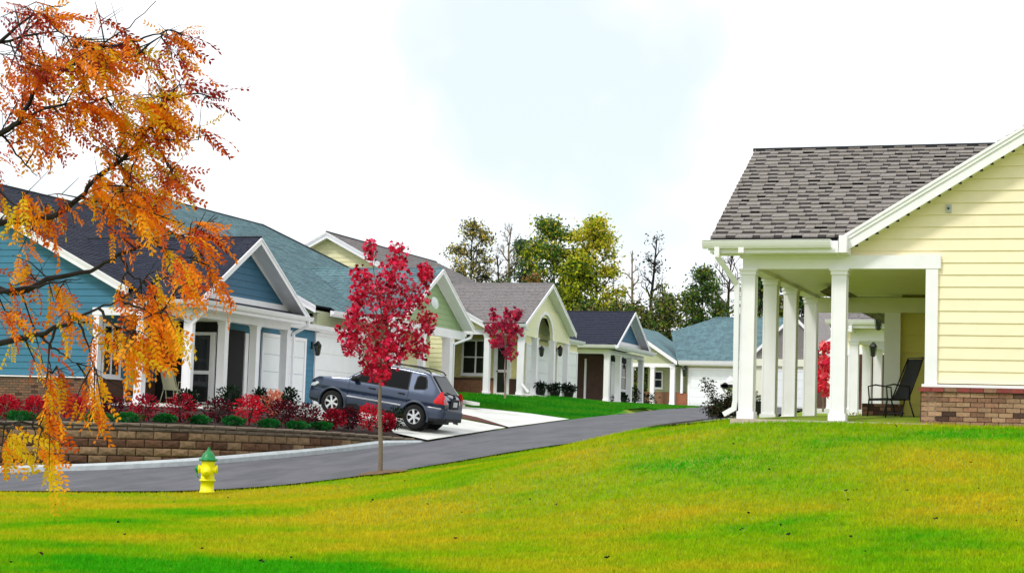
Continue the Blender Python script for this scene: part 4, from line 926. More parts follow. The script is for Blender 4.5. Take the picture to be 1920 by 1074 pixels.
# ------------------------------------------------------------------ fire hydrant
hp = px(388, 920, 34); hp.z = g1(hp.x, hp.y)-.02
Hy = thing('fire_hydrant', 'yellow fire hydrant with green bonnet at the lawn edge beside the road', 'fire hydrant', hp, -YAW*0+math.radians(19))
M_hy = mat('yellow_paint', (244, 232, 4), .45, .07, 12, .1, 40, spec=.5); M_hg = mat('green_paint', (10, 128, 62), .4, .1, 12, .1, 40, spec=.5)
mb = MB(); mb.lathe([(0, 0), (.155, 0), (.155, .05), (.135, .06), (.135, .26), (.165, .262), (.165, .30), (.135, .302), (.13, .62), (.14, .66), (.14, .70), (.10, .71), (0, .71)], 24); part('barrel', mb, M_hy, Hy, True, local=True)
mb = MB(); mb.lathe([(.16, .70), (.185, .705), (.185, .735), (.15, .745), (.135, .80), (.105, .86), (.06, .905), (.035, .92), (.035, .96), (0, .965)], 24); o = part('bonnet', mb, M_hg, Hy, True, local=True)
mb = MB(); mb.lathe([(.0, .955), (.028, .955), (.022, 1.0), (0, 1.0)], 5); part('operating_nut', mb, M_hg, o, local=True)
for k in range(8):
    t = k*math.pi/4+.2; mb = MB(); mb.lathe([(0, .735), (.016, .735), (.016, .75), (0, .752)], 6, (.168*math.cos(t), .168*math.sin(t), 0)); part('bolt', mb, M_hg, o, local=True)
mb = MB(); mb.lathe([(.085, .10), (.085, .165), (.10, .17), (.10, .185), (0, .19)], 14, (0, 0, .52), 'x'); n_ = part('hose_nozzle', mb, M_hy, Hy, True, local=True)
mb = MB(); mb.lathe([(.085, -.10), (.085, -.165), (.10, -.17), (.10, -.185), (0, -.19)], 14, (0, 0, .52), 'x'); n_ = part('hose_nozzle', mb, M_hy, Hy, True, local=True)
mb = MB(); mb.lathe([(.075, -.185), (.075, -.235), (.03, -.24), (.03, -.265), (0, -.265)], 8, (0, 0, .52), 'x'); mb.tube([(-.22, -.03, .47), (-.20, -.06, .38), (-.17, -.09, .34)], .014, 5); part('nozzle_cap', mb, M_hg, n_, True, local=True)
mb = MB(); mb.lathe([(.10, -.12), (.10, -.175), (.115, -.18), (.115, -.20), (.05, -.205), (.03, -.235), (0, -.235)], 14, (0, 0, .47), 'y'); part('front_nozzle', mb, M_hy, Hy, True, local=True)
Hy.scale = (.93, .93, .86)
# ------------------------------------------------------------------ the parked car
Pr = px(772, 803, 51); best = min((abs((px(613, 775, 50+i*.02)-Pr).length-2.63), i) for i in range(220)); Pf = px(613, 775, 50+best[1]*.02)
ux = (Pf-Pr).normalized(); uy = Vector((0, 0, 1)).cross(ux).normalized(); uz = ux.cross(uy)
UR, UF, TR = .86, 3.49, .78
org = Pr - ux*UR - uy*TR
car = thing('parked_car', 'slate blue sport utility car parked nose-in on the driveway', 'car', org)
car.matrix_world = Matrix(((ux.x*.965, uy.x, uz.x, org.x), (ux.y*.965, uy.y, uz.y, org.y), (ux.z*.965, uy.z, uz.z, org.z), (0, 0, 0, 1)))
M_body = mat('car_paint', (38, 54, 80), .25, .04, 3, metal=.45, spec=.6, coat=1)
M_clad = mat('car_cladding', (60, 70, 88), .45, .05, 5, spec=.5); M_cdark = mat('car_plastic', (22, 23, 26), .6, .1, 5)
M_tyre = mat('tyre_rubber', (20, 20, 21), .85, .1, 10); M_rim = mat('alloy', (226, 228, 230), .35, .04, 6, metal=.3)
M_cglass = mat('car_glass', (6, 8, 12), .12, .05, 2, spec=.12); M_red = mat('red_lamp', (214, 10, 24), .2, .06, 8, spec=.4, coat=.3); M_lamp = mat('clear_lamp', (210, 215, 220), .1, .05, 8, spec=.8, coat=1)
def lin(x, xs_, ys_): return float(np.interp(x, xs_, ys_))
def ztop(u): return lin(u, [0, .06, .10, .62, .80, 1.5, 2.2, 2.42, 3.12, 3.3, 4.05, 4.25, 4.35], [.82, .98, 1.04, 1.60, 1.645, 1.675, 1.655, 1.61, 1.15, 1.13, 1.05, .95, .74])
def zbot(u): return lin(u, [0, .15, .5, 3.9, 4.25, 4.35], [.42, .33, .28, .27, .32, .42])
def plan(u): return lin(u, [0, .05, .15, .35, .7, 3.6, 3.9, 4.15, 4.3, 4.35], [.84, .90, .955, .985, 1, 1, .97, .90, .80, .72])
BELT = 1.02
def ybody(u, z):
    zt = ztop(u); w_ = lin(z, [.25, .36, .50, .62, .66, .80, .95, BELT], [.80, .87, .905, .905, .885, .90, .885, .862])
    if z > BELT: w_ = .862-(z-BELT)*.36
    return w_*plan(u)
stn = sorted(set([round(.05*i, 3) for i in range(88)]+[0.02, 4.33, 4.35])); sec = []
for u in stn:
    zb, zt = zbot(u), ztop(u); row = [(0, zb)]
    sh = zt-.09 if zt > 1.15 else zt-.05
    for k in range(23):
        z = zb+(sh-zb)*k/22; row.append((ybody(u, z), z))
    ye = ybody(u, sh)
    for a in (20, 45, 70): 
        t = math.radians(a); r_ = .12 if zt > 1.15 else .10; row.append((ye-r_*(1-math.cos(t)), sh+(zt-.02-sh)*math.sin(t)))
    row.append((ye*.45, zt-.006)); row.append((0, zt)); sec.append(row)
for sd_ in ('body',):
    mb = MB(); nr = len(sec[0]); mats_ = [M_body, M_clad, M_cdark]
    for s2 in (1, -1):
        o0 = len(mb.v)
        for u, row in zip(stn, sec):
            for y, z in row: mb.v.append((u, s2*y, z))
        for i in range(len(stn)-1):
            for k in range(nr-1):
                a, b, c, d = o0+i*nr+k, o0+i*nr+k+1, o0+(i+1)*nr+k+1, o0+(i+1)*nr+k
                cu = (stn[i]+stn[i+1])/2; cz = sum(mb.v[q][2] for q in (a, b, c, d))/4; cyy = abs(sum(mb.v[q][1] for q in (a, b, c, d))/4)
                if cyy > .5 and any(math.hypot(cu-w0, cz-.345) < .405 for w0 in (UR, UF)): continue
                mi = 2 if (cz < .40 or (k == 0)) else (1 if cz < .60 else 0)
                mb.f.append((a, b, c, d) if s2 > 0 else (d, c, b, a)); mb.m.append(mi)
        for e, rev in ((0, s2 > 0), (len(stn)-1, s2 < 0)):
            q = [o0+e*nr+k for k in range(nr)]; mb.f.append(tuple(q[::-1] if rev else q)); mb.m.append(0)
    # snap the wheel-arch rim to a circle
    for i, (x, y, z) in enumerate(mb.v):
        for w0 in (UR, UF):
            d = math.hypot(x-w0, z-.345)
            if .36 < d < .45 and abs(y) > .5 and z > .2: k_ = .405/d; mb.v[i] = (w0+(x-w0)*k_, y, .345+(z-.345)*k_)
    part('body', mb, mats_, car, True, local=True)
for s2 in (1, -1):
    for w0 in (UR, UF):
        mb = MB(); n = 20
        ring = []
        for i in range(n+1):
            t = math.radians(-12+204*i/n); yb = ybody(min(4.3, max(.05, w0+.42*math.cos(t))), max(.34, min(.95, .345+.42*math.sin(t))))
            for r_, dy in ((.398, -.06), (.398, .022), (.425, .028), (.455, .008)): ring.append((w0+r_*math.cos(t), s2*(yb+dy), .345+r_*math.sin(t)))
        mb.v = ring; 
        for i in range(n):
            for k in range(3): mb.f.append((i*4+k, i*4+k+1, i*4+k+5, i*4+k+4)); mb.m.append(0)
        part('wheel_flare', mb, M_clad, car, True, local=True)
        mb = MB(); mb.lathe([(.40, s2*.50), (.40, s2*.86)], 20, (w0, 0, .345), 'y', a0=math.radians(-15), a1=math.radians(195)); mb.lathe([(0, s2*.52), (.42, s2*.52)], 20, (w0, 0, .345), 'y'); part('wheel_well', mb, M_cdark, car, local=True)
        W_ = bpy.data.objects.new('wheel', None); col.objects.link(W_); W_.parent = car; W_.location = (w0, s2*.78, .345)
        mb = MB(); mb.lathe([(.215, -.11), (.30, -.115), (.335, -.09), (.345, -.05), (.345, .05), (.335, .09), (.30, .115), (.215, .11)], 32, (0, 0, 0), 'y'); part('tyre', mb, M_tyre, W_, True, local=True)
        mb = MB(); mb.lathe([(.222, -s2*.08), (.222, s2*.085), (.205, s2*.10), (.195, s2*.085), (.19, s2*.03), (.0, s2*.02)], 32, (0, 0, 0), 'y', 1)
        mb.m = [1]*len(mb.f)
        for i in range(32*2): mb.m[32+i] = 0
        mb.lathe([(.0, s2*.088), (.045, s2*.088), (.05, s2*.07), (.05, s2*.03)], 16, (0, 0, 0), 'y', 0)
        for k in range(6):
            t = k*math.pi/3+.25; c_, s_ = math.cos(t), math.sin(t); q = []
            for r_, hw in ((.03, .030), (.12, .022), (.205, .042)): q.append((r_, hw))
            for (ra, ha), (rb, hb_) in zip(q[:-1], q[1:]):
                pts = [(ra*c_-ha*s_, ra*s_+ha*c_), (ra*c_+ha*s_, ra*s_-ha*c_), (rb*c_+hb_*s_, rb*s_-hb_*c_), (rb*c_-hb_*s_, rb*s_+hb_*c_)]
                mb.add([(x, s2*.03, z) for x, z in pts]+[(x, s2*.082, z) for x, z in pts], [(4,5,6,7),(0,1,5,4),(1,2,6,5),(2,3,7,6),(3,0,4,7)], 0)
        part('rim', mb, [M_rim, M_cdark], W_, False, local=True)
def sidepatch(name, poly, m, s2, off=.008, th=.0, par=None):
    """polygon (u, z) laid on the car's flank"""
    mb = MB(); n = len(poly); cu = sum(p[0] for p in poly)/n; cz = sum(p[1] for p in poly)/n; N = 6; rings = []
    for j in range(N+1):
        f_ = j/N; rings.append([(cu+(u-cu)*f_, cz+(z-cz)*f_) for u, z in poly])
    allp = [(cu, cz)]+[q for r_ in rings[1:] for q in r_]
    mb.v = [(u, s2*(ybody(u, z)+off), z) for u, z in allp]
    for k in range(n): mb.f.append((0, 1+k, 1+(k+1) % n)); mb.m.append(0)
    for j in range(1, N):
        a = 1+(j-1)*n; b = 1+j*n
        for k in range(n): mb.f.append((a+k, b+k, b+(k+1) % n, a+(k+1) % n)); mb.m.append(0)
    if s2 < 0: mb.f = [f[::-1] for f in mb.f]
    return part(name, mb, m, par or car, True, local=True)
for s2 in (1, -1):
    sidepatch('window_surround', [(3.05, 1.05), (2.05, 1.045), (1.15, 1.045), (1.20, 1.56), (1.9, 1.585), (2.38, 1.565), (2.75, 1.30)], M_cdark, s2, .006)
    sidepatch('window', [(2.86, 1.075), (2.10, 1.07), (2.10, 1.55), (2.36, 1.54), (2.66, 1.31)], M_cglass, s2, .011)
    sidepatch('window', [(2.03, 1.07), (1.19, 1.07), (1.24, 1.54), (1.9, 1.56), (2.03, 1.555)], M_cglass, s2, .011)
    sidepatch('quarter_window', [(.99, 1.09), (.66, 1.13), (.60, 1.20), (.66, 1.42), (.72, 1.50), (.92, 1.52), (1.0, 1.46), (1.02, 1.15)], M_cdark, s2, .008)
    sidepatch('quarter_window', [(.97, 1.12), (.68, 1.155), (.64, 1.21), (.69, 1.40), (.74, 1.47), (.90, 1.49), (.97, 1.44), (.99, 1.17)], M_cglass, s2, .013)
    sidepatch('tail_light', [(.03, .80), (.26, .80), (.33, .86), (.24, 1.0), (.17, 1.14), (.10, 1.16), (.05, 1.02)], M_red, s2, .016)
    sidepatch('headlight', [(4.12, .74), (4.29, .72), (4.27, .80), (4.05, .88), (3.98, .84)], M_lamp, s2, .012)
    for nm, pl_ in (('moulding', [(3.02, .585), (1.30, .585), (1.30, .625), (3.02, .625)]), ('bumper_strip', [(.50, .66), (.06, .66), (.06, .695), (.46, .695)])):
        sidepatch(nm, pl_, M_silver, s2, .022)
    for uu in (3.02, 2.065, 1.14): sidepatch('door_gap', [(uu-.006, .40), (uu+.006, .40), (uu+.006, 1.03), (uu-.006, 1.03)], M_cdark, s2, .005)
    for uu in (2.18, 1.25):
        mb = MB(); y_ = ybody(uu, .93); mb.bar((uu, s2*(y_+.035), .93), (uu+.19, s2*(y_+.035), .93), .03, .035); part('door_handle', mb, M_cdark, car, local=True)
    mb = MB(); mb.lathe([(0, -.09), (.06, -.08), (.085, -.03), (.085, .05), (.05, .09), (0, .09)], 10, (2.83, s2*1.0, 1.12), 'y'); mb.bar((2.86, s2*.86, 1.07), (2.84, s2*.98, 1.10), .05, .04); part('mirror', mb, M_cdark, car, True, local=True)
    mb = MB(); mb.tube([(.62, s2*.60, 1.60), (.72, s2*.615, 1.68), (1.0, s2*.625, 1.72), (1.6, s2*.63, 1.735), (2.1, s2*.62, 1.71), (2.32, s2*.61, 1.64)], .02, 6); part('roof_rail', mb, M_cdark, car, True, local=True)
def rearpatch(name, poly, m, off=.01):
    mb = MB(); pts = []
    def ub(z): return lin(z, [.42, .80, .98, 1.04, 1.60], [0, 0, .06, .10, .62])
    n = len(poly)
    mb.v = [(ub(z)-off-.10*max(0, 0)+.10*(abs(y)/.85)**4*(0.6), y, z+off*.5) for y, z in poly]; mb.f = [tuple(range(n))]; mb.m = [0]
    return part(name, mb, m, car, local=True)
rearpatch('tailgate_trim', [(-.66, 1.06), (.66, 1.06), (.56, 1.56), (-.56, 1.56)], M_cdark, .012)
rearpatch('rear_window', [(-.60, 1.09), (.60, 1.09), (.51, 1.53), (-.51, 1.53)], M_cglass, .022)
for s2 in (1, -1): rearpatch('tail_light', [(s2*.62, .80), (s2*.82, .80), (s2*.80, .98), (s2*.74, 1.12), (s2*.66, 1.02)], M_red, .03)
mb = MB(); mb.box(-.05, .03, -.72, .72, .40, .64); part('rear_bumper', mb, M_clad, car, local=True, bevel=.03)
mb = MB(); mb.box(-.065, -.03, -.66, .66, .33, .44); part('bumper_valance', mb, M_cdark, car, local=True, bevel=.01)
mb = MB(); mb.box(-.062, -.048, -.60, .60, .655, .68); part('chrome_strip', mb, M_silver, car, local=True)
mb = MB(); mb.box(-.03, -.005, -.34, .34, .70, .98); part('plate_recess', mb, M_cdark, car, local=True, bevel=.01)
mb = MB(); mb.box(-.045, -.031, -.16, .16, .76, .90); part('number_plate', mb, mat('plate_white', (214, 216, 214), .5, .12, 40), car, local=True)
mb = MB(); mb.lathe([(0, -.03), (.06, -.03), (.07, -.01), (.07, .03)], 10, (.02, 0, 1.0), 'x'); mb.tube([(-.01, 0, 1.03), (.10, .22, 1.12), (.14, .42, 1.14)], .012, 5); mb.bar((.03, .0, 1.07), (.12, .46, 1.14), .02, .03); part('rear_wiper', mb, M_cdark, car, local=True)
mb = MB(); mb.v = [(2.46, .60, 1.585), (2.46, -.60, 1.585), (3.08, -.74, 1.145), (3.08, .74, 1.145)]; mb.f = [(0,1,2,3)]; mb.m = [0]; mb.v = [(x, y, z+.012) for x, y, z in mb.v]; part('windscreen', mb, M_cglass, car, local=True)
mb = MB(); mb.tube([(.12, -.5, .30), (-.03, -.5, .29)], .03, 8); part('exhaust', mb, M_silver, car, local=True)
mb = MB(); mb.box(.3, 4.0, -.62, .62, .22, .42); part('underbody', mb, M_cdark, car, local=True)
# ------------------------------------------------------------------ garden shrubs of the raised bed
L_red = leafmat('barberry_red', (196, 22, 46)); L_crim = leafmat('barberry_crimson', (150, 14, 40)); L_dk = leafmat('barberry_dark', (84, 14, 30)); L_plum = leafmat('barberry_plum', (58, 16, 26))
L_grn = leafmat('bright_green_leaf', (22, 96, 38)); L_dgrn = leafmat('dark_green_leaf', (20, 52, 26)); L_blk = leafmat('blackish_green_leaf', (18, 28, 18)); L_peach = leafmat('peach_flower', (244, 168, 130)); L_brn = leafmat('bronze_leaf', (70, 56, 34))  # L_blk: blackish green leaf of the dark plants
L_hot = leafmat('barberry_scarlet', (222, 24, 48))
def bedpt(x, y, Z0=41.5):
    Z = Z0
    while Z < 56:
        p = px(x, y, Z)
        if p.z <= bed_z(p.x, p.y) and p.y > 36: return p
        Z += .1
    return p
def shrub(name, label, cat, p, r, h, mats, wts, n, size, seed, group=None, stems=5, sm=None, shape='leaf'):
    t = thing(name, label, cat, p, 0, group); R = random.Random(seed); mb = MB()
    for k in range(stems):
        a = R.uniform(0, 6.28); rr = r*R.uniform(.2, .8); mb.tube([(0, 0, -.03), (rr*.4*math.cos(a), rr*.4*math.sin(a), h*.4), (rr*math.cos(a), rr*math.sin(a), h*R.uniform(.7, .95))], [.012, .009, .004], 4)
    part('stem', mb, sm or M_barkd, t, local=True)
    q = lump(n, (0, 0, h*.52), 1, seed); q[:, :2] *= r; q[:, 2] = h*.52+(q[:, 2]-h*.52)*h*.52
    ang = np.arctan2(q[:, 1], q[:, 0]); q[:, :2] *= (1+.26*np.sin(ang*3+seed)+.18*np.sin(ang*7+seed*2))[:, None]
    me = leaves_mesh('foliage', q, size, mats, wts, shape, seed, droop=-.3); part('foliage', me, None, t, local=True); return t
reds = [(-70, 784, 25, 30, 0), (10, 784, 27, 40, 0), (66, 786, 22, 40, 0), (136, 787, 28, 46, 0), (212, 782, 24, 38, 2), (270, 788, 28, 44, 1), (338, 790, 29, 44, 1), (408, 790, 25, 48, 3), (467, 794, 31, 54, 4), (528, 797, 26, 46, 3), (577, 799, 24, 42, 2), (624, 801, 21, 36, 1), (653, 803, 19, 36, 3), (692, 805, 25, 44, 4), (725, 808, 17, 34, 1)]
pals = {0: ([L_red, L_crim, L_hot], [.4, .35, .25]), 1: ([L_crim, L_red, L_dk], [.5, .25, .25]), 2: ([L_dk, L_plum, L_crim], [.5, .3, .2]), 3: ([L_plum, L_dk, L_crim], [.5, .35, .15]), 4: ([L_hot, L_red, L_crim], [.5, .35, .15])}
names_ = ['red barberry shrub just outside the left end of the bed', 'crimson barberry shrub at the left edge of the raised bed', 'crimson barberry shrub second from the left in the raised bed', 'bright crimson shrub under the hanging orange leaves', 'small dark maroon shrub in front of the first porch column',
    'crimson shrub just right of the white porch column', 'wide crimson shrub in front of the beige chair', 'dark plum shrub in front of the second porch bay', 'large bright red shrub, most vivid of the raised bed', 'dark plum shrub right of the large bright red one', 'maroon shrub in front of the white garage door', 'small crimson shrub below the front wheel of the car', 'dark plum shrub in front of the car door', 'bright red shrub just left of the maple trunk', 'small crimson shrub just right of the maple trunk']
for i, (x, y, rp_, hp_, k) in enumerate(reds):
    p = bedpt(x, y); Z = p.dot(FW); shrub('red_shrub', names_[i], 'shrub', p, rp_/FOC*Z*random.uniform(.9, 1.12), hp_/FOC*Z*random.uniform(.92, 1.12), pals[k][0], pals[k][1], random.randint(700, 1000), .055, 100+i*3, 'barberry shrubs in the raised bed')
grn = [(35, 788), (178, 790), (238, 791), (308, 791), (373, 793), (437, 795), (505, 800), (556, 803), (604, 804)]
for i, (x, y) in enumerate(grn):
    p = bedpt(x, y, 41.8); Z = p.dot(FW); shrub('green_tuft', ['low green plant in the bed, furthest left beyond the orange leaves', 'low green plant left of the first white porch column', 'low green plant right of the first white porch column', 'low green plant between the two wide crimson shrubs', 'low green plant below the beige chair', 'low green plant just left of the large bright red shrub', 'low green plant just right of the large bright red shrub', 'low green plant below the peach flowers', 'low green plant below the front of the car'][i], 'plant', p, .34 if i < 3 else .26, .20 if i < 3 else .16, [L_grn, leafmat('fresh_green', (28, 120, 46))], [.6, .4], 700, .055, 300+i*3, 'low green plants between the red shrubs', 3)
# darker plants close to the porch
dk = [(430, 757, 22, 32, L_dgrn, L_blk, 'dark leafy plant by the second porch bay'), (487, 762, 15, 34, L_blk, L_dgrn, 'upright dark plant left of the peach flowers'), (512, 765, 19, 32, L_peach, leafmat('peach_dark', (214, 120, 96)), 'peach chrysanthemum clump before the garage door'), (541, 768, 15, 40, L_blk, L_dgrn, 'upright dark plant right of the peach flowers'), (350, 760, 20, 28, L_blk, L_dgrn, 'dark spiky plant at the porch corner column')]
for i, (x, y, r_, h_, a_, b_, lb) in enumerate(dk):
    p = px(x, y+12, 48.2); p.z = bed_z(p.x, p.y); Z = p.dot(FW); shrub('flower_clump' if i == 2 else 'dark_plant', lb, 'flowers' if i == 2 else 'plant', p, r_/FOC*Z, (p.z and ((px(x, y-h_, Z).z)-p.z)), [a_, b_], [.6, .4], 700, .065, 400+i*5, None, 6)
p = px(742, 803, 50.0); shrub('evergreen_plant', 'dark green shrub at the end of the bed beside the rear wheel', 'shrub', p, .22, .58, [L_dgrn, L_blk, L_brn], [.4, .4, .2], 420, .06, 450)
# near shrub at the corner of the yellow house, with bare tips
p = px(1352, 803, 31); p.z = g1(p.x, p.y)-.02
T_ = thing('corner_shrub', 'leggy dark shrub with bare tips at the corner of the near porch', 'shrub', p); mb = MB(); R = random.Random(5); tips = []
for k in range(30):
    a = R.uniform(0, 6.28); l_ = R.uniform(.25, .62); up_ = R.uniform(.35, 1.0); e = Vector((math.cos(a)*l_*(1-up_*.6), math.sin(a)*l_*(1-up_*.6)*.8, l_*up_*.8)); m_ = e*.5+Vector((0, 0, .04)); mb.tube([(0, 0, 0), m_, e], [.008, .006, .002], 4); tips += [m_.lerp(e, t) for t in (0, .3, .6, .85)]
for e in ((-.30, -.05, .62), (-.19, 0, .60), (-.24, .02, .52), (.12, .0, .45)): mb.tube([(0, 0, 0), (e[0]*.4, 0, .3), e], [.008, .005, .002], 4); tips += [Vector(e)]*2+[Vector(e)*.85, Vector(e)*.7]
part('stem', mb, M_barkd, T_, local=True)
q = np.array([np.array(t)+np.random.default_rng(i).normal(0, .045, 3) for i in range(22) for t in tips]); q[:, 2] = np.maximum(q[:, 2], .02)
part('foliage', leaves_mesh('foliage', q, .036, [L_brn, L_dgrn, L_blk, leafmat('olive_leaf', (66, 64, 30))], [.3, .2, .2, .3], 'leaf', 3), None, T_, local=True)
mb = grid_mesh(np.arange(-8.4, -6.4, .25), np.arange(29.6, 31.6, .25), lambda X, Y: G(X, Y)+.0, lambda x, y: (x+7.4)**2+(y-30.6)**2 < .9); struct('mulch_bed', mb, M_mulch)
# potted shrubs by the cream house, plants by the navy roofed house
for i, (x, y, Z, r_, h_) in enumerate([(1012, 745, 75.6, .36, .62), (1040, 747, 77.5, .38, .60), (1066, 747, 79, .36, .62)]):
    p = px(x, y, Z); t = thing('potted_shrub', ['round dark potted shrub, leftmost of three at the arched porch', 'round dark potted shrub in the middle of three at the arched porch', 'round dark potted shrub, rightmost of three at the arched porch'][i], 'potted plant', p, 0, 'potted shrubs at the arched porch')
    mb = MB(); mb.lathe([(0, 0), (.17, 0), (.23, .26), (.25, .26), (.25, .29), (.2, .29), (0, .27)], 14); part('pot', mb, M_black, t, local=True)
    part('foliage', leaves_mesh('foliage', lump(420, (0, 0, .45), r_, 60+i, .62), .09, [L_blk, L_dgrn], [.75, .25], 'leaf', i), None, t, local=True)
    mb = MB(); mb.tube([(0, 0, .2), (0, 0, .75)], .015, 5); part('stem', mb, M_barkd, t, local=True)
for i, (x, y, Z, r_, h_, lb) in enumerate([(1165, 757, 96, .42, .5, 'low dark plant left of the pair before the navy roofed porch'), (1186, 757, 98, .40, .85, 'taller dark plant right of the pair before the navy roofed porch'), (1212, 757, 104, .55, .6, 'dark low shrub between the navy roofed house and the last house')]):
    p = px(x, y, Z); shrub('dark_plant', lb, 'plant', p, r_, h_, [L_blk, L_dgrn], [.8, .2], 300, .10, 500+i)
for i, (x, y) in enumerate([(1602, 788), (1638, 789)]):
    p = px(x, y, 34.5); shrub('yellow_flowers', ['yellow flower tuft beside the fifth near porch column', 'yellow flower tuft left of the low brick wall'][i], 'flowers', p, .17, .14, [leafmat('yellow_flower', (236, 226, 60)), L_grn], [.7, .3], 160, .03, 520+i, 'yellow flower tufts')
# ------------------------------------------------------------------ trees
def branch(mb, p, d, ln, r, lvl, tips, R, spread=.6, up=.15, n=3, taper=.62):
    pts = [Vector(p)]; dd = Vector(d).normalized(); k = 4
    for i in range(k):
        dd = (dd+Vector((R.gauss(0, .13), R.gauss(0, .13), R.gauss(0, .08)+up*.3))).normalized(); pts.append(pts[-1]+dd*ln/k)
    mb.tube(pts, [r*(1-.45*i/k) for i in range(k+1)], 6 if r > .08 else (4 if r > .02 else 3), cap=False)
    if lvl <= 1: tips += pts[1:]
    if lvl <= 0: return
    for j in range(n):
        t = R.uniform(.35, 1.0); i = min(k-1, int(t*k)); q = pts[i].lerp(pts[i+1], t*k-i)
        a = R.uniform(0, 6.28); o = dd.orthogonal().normalized(); o2 = dd.cross(o)
        nd = dd*(1-spread*.5)+(o*math.cos(a)+o2*math.sin(a))*spread+Vector((0, 0, up))
        branch(mb, q, nd, ln*R.uniform(.5, .8), r*taper*(1-.3*t), lvl-1, tips, R, spread, up, n, taper)
def bgtree(name, label, x, ybase, ytop, wpx, Z, mats, wts, nleaf, size, seed, bark, lvl=3, cr0=.25, group=None, n=4, lr=.55, cat='tree'):
    p = px(x, ybase, Z); gz = float(T(np.array(p.x), np.array(p.y))); top = px(x, ytop, Z).z; p.z = gz-.1; hgt = top-p.z; R = random.Random(seed)
    t = thing(name, label, cat, p, 0, group); mb = MB(); tips = []; rad = wpx/FOC*Z/2
    h0 = hgt*cr0; lean = Vector((R.gauss(0, .02), R.gauss(0, .02), 1)); pts = [Vector((0, 0, 0))]
    for i in range(8): pts.append(pts[-1]+(lean+Vector((R.gauss(0, .06), R.gauss(0, .06), 0)))*hgt*.95/8)
    r0_ = hgt*(.014 if nleaf > 500 else .019); mb.tube(pts, [r0_*(1-.85*i/8) for i in range(9)], 7)
    nb = 16 if lvl >= 3 else 12
    for i in range(nb):
        f_ = cr0+(1-cr0)*(i+.5)/nb*.95; q = pts[int(f_*8)].lerp(pts[min(8, int(f_*8)+1)], f_*8-int(f_*8)); a = i*2.4+R.uniform(-.4, .4)
        rel = (f_-cr0)/(1-cr0); prof_ = math.sin(math.pi*min(1, .18+.82*rel))**.6; d = Vector((math.cos(a), math.sin(a), .55+rel*.6))
        branch(mb, q, d, rad*prof_*.85, r0_*.5*(1-.6*rel), lvl-1, tips, R, .65, .12, n)
    tips += [pts[-1]]*4
    part('trunk', mb, bark, t, local=True)
    if nleaf:
        rr = np.random.default_rng(seed); tp = np.array([tuple(v) for v in tips]); cl = tp[rr.integers(0, len(tp), max(8, nleaf//30))]
        q = np.repeat(cl, 66, 0); q = q+np.clip(rr.normal(0, 1, q.shape), -1.7, 1.7)*np.array([lr, lr, lr*.55])*rr.choice([.45, .8, 1.1], (len(q), 1)); part('crown', leaves_mesh('crown', q, size*.6, mats, wts, 'leaf', seed), None, t, local=True)
    return t
Lm = leafmat; A_ = Lm('leaf_moss', (124, 134, 46), .3); B_ = Lm('leaf_forest', (62, 108, 40), .3); C_ = Lm('leaf_lime', (190, 196, 36), .35); D_ = Lm('leaf_gold', (232, 206, 78), .35); E_l = Lm('leaf_khaki', (140, 126, 84), .3); F_ = Lm('leaf_greygreen', (110, 122, 98), .3); N_ = Lm('leaf_night', (40, 50, 34), .2); O_ = Lm('leaf_rust', (150, 104, 56), .2)
bgtree('autumn_tree', 'sparse khaki tree with a golden top, leftmost of the tall background trees', 878, 600, 402, 100, 150, [E_l, D_, N_, F_], [.4, .2, .15, .25], 2600, .34, 1, M_barkd, lr=.55)
bgtree('bare_tree', 'thin bare tree left of the big green tree', 948, 600, 408, 90, 165, [], None, 0, 0, 2, M_barkl, 4, n=4)
bgtree('bare_tree', 'low bare tree with dark forking limbs above the grey roof', 925, 600, 462, 120, 150, [E_l, N_], [.5, .5], 300, .3, 3, M_barkd, 3, .15)
bgtree('green_tree', 'grey green tree at the left foot of the big green tree', 978, 620, 438, 70, 148, [F_, N_, B_], [.5, .2, .3], 2400, .36, 4, M_barkd, lr=.5)
bgtree('green_tree', 'big rounded tree with green top and lime flecks, tallest of the row', 1040, 620, 404, 112, 146, [B_, A_, C_, F_, D_], [.38, .2, .2, .16, .06], 5200, .38, 5, M_bark, lr=.6)
bgtree('autumn_tree', 'yellow green tree with pale golden top, right of the big green one', 1120, 620, 400, 104, 143, [C_, D_, A_, B_], [.42, .33, .15, .10], 4300, .38, 6, M_barkd, lr=.6)
bgtree('autumn_tree', 'lime tree low behind the cream gable', 1082, 640, 478, 92, 141, [C_, A_, B_, N_], [.4, .3, .2, .1], 3000, .36, 7, M_barkd, lr=.5)
bgtree('bare_tree', 'tall bare dark tree standing alone above the navy roof', 1212, 640, 420, 60, 150, [N_], [1], 60, .3, 8, M_barkd, 3, .35, n=3)
bgtree('bare_tree', 'faint bare tree between the yellow tree and the tall dark one', 1182, 640, 452, 60, 170, [], None, 0, 0, 9, M_barkl, 3, .3, n=3)
bgtree('bare_tree', 'short bare trunk right of the tall dark bare tree', 1246, 640, 518, 44, 140, [N_, A_], [.5, .5], 350, .3, 10, M_barkd, 3, .3, n=3)
bgtree('green_tree', 'broad dark green tree just left of the near porch', 1318, 650, 500, 96, 140, [B_, A_, N_, F_], [.36, .28, .18, .18], 3800, .34, 11, M_barkd, lr=.5, cr0=.15)
bgtree('bare_tree', 'bare many-branched tree beside the near gutter', 1372, 650, 452, 110, 150, [], None, 0, 0, 12, M_bark, 4, .2, n=4)
bgtree('bare_tree', 'bare tree whose tips rise behind the shingle roof edge', 1402, 650, 420, 100, 168, [], None, 0, 0, 27, M_barkl, 4, .2, n=3)
bgtree('green_tree', 'dark tree seen between the first two near columns', 1424, 660, 500, 90, 150, [B_, N_, A_], [.4, .35, .25], 2400, .34, 13, M_barkd, lr=.5)
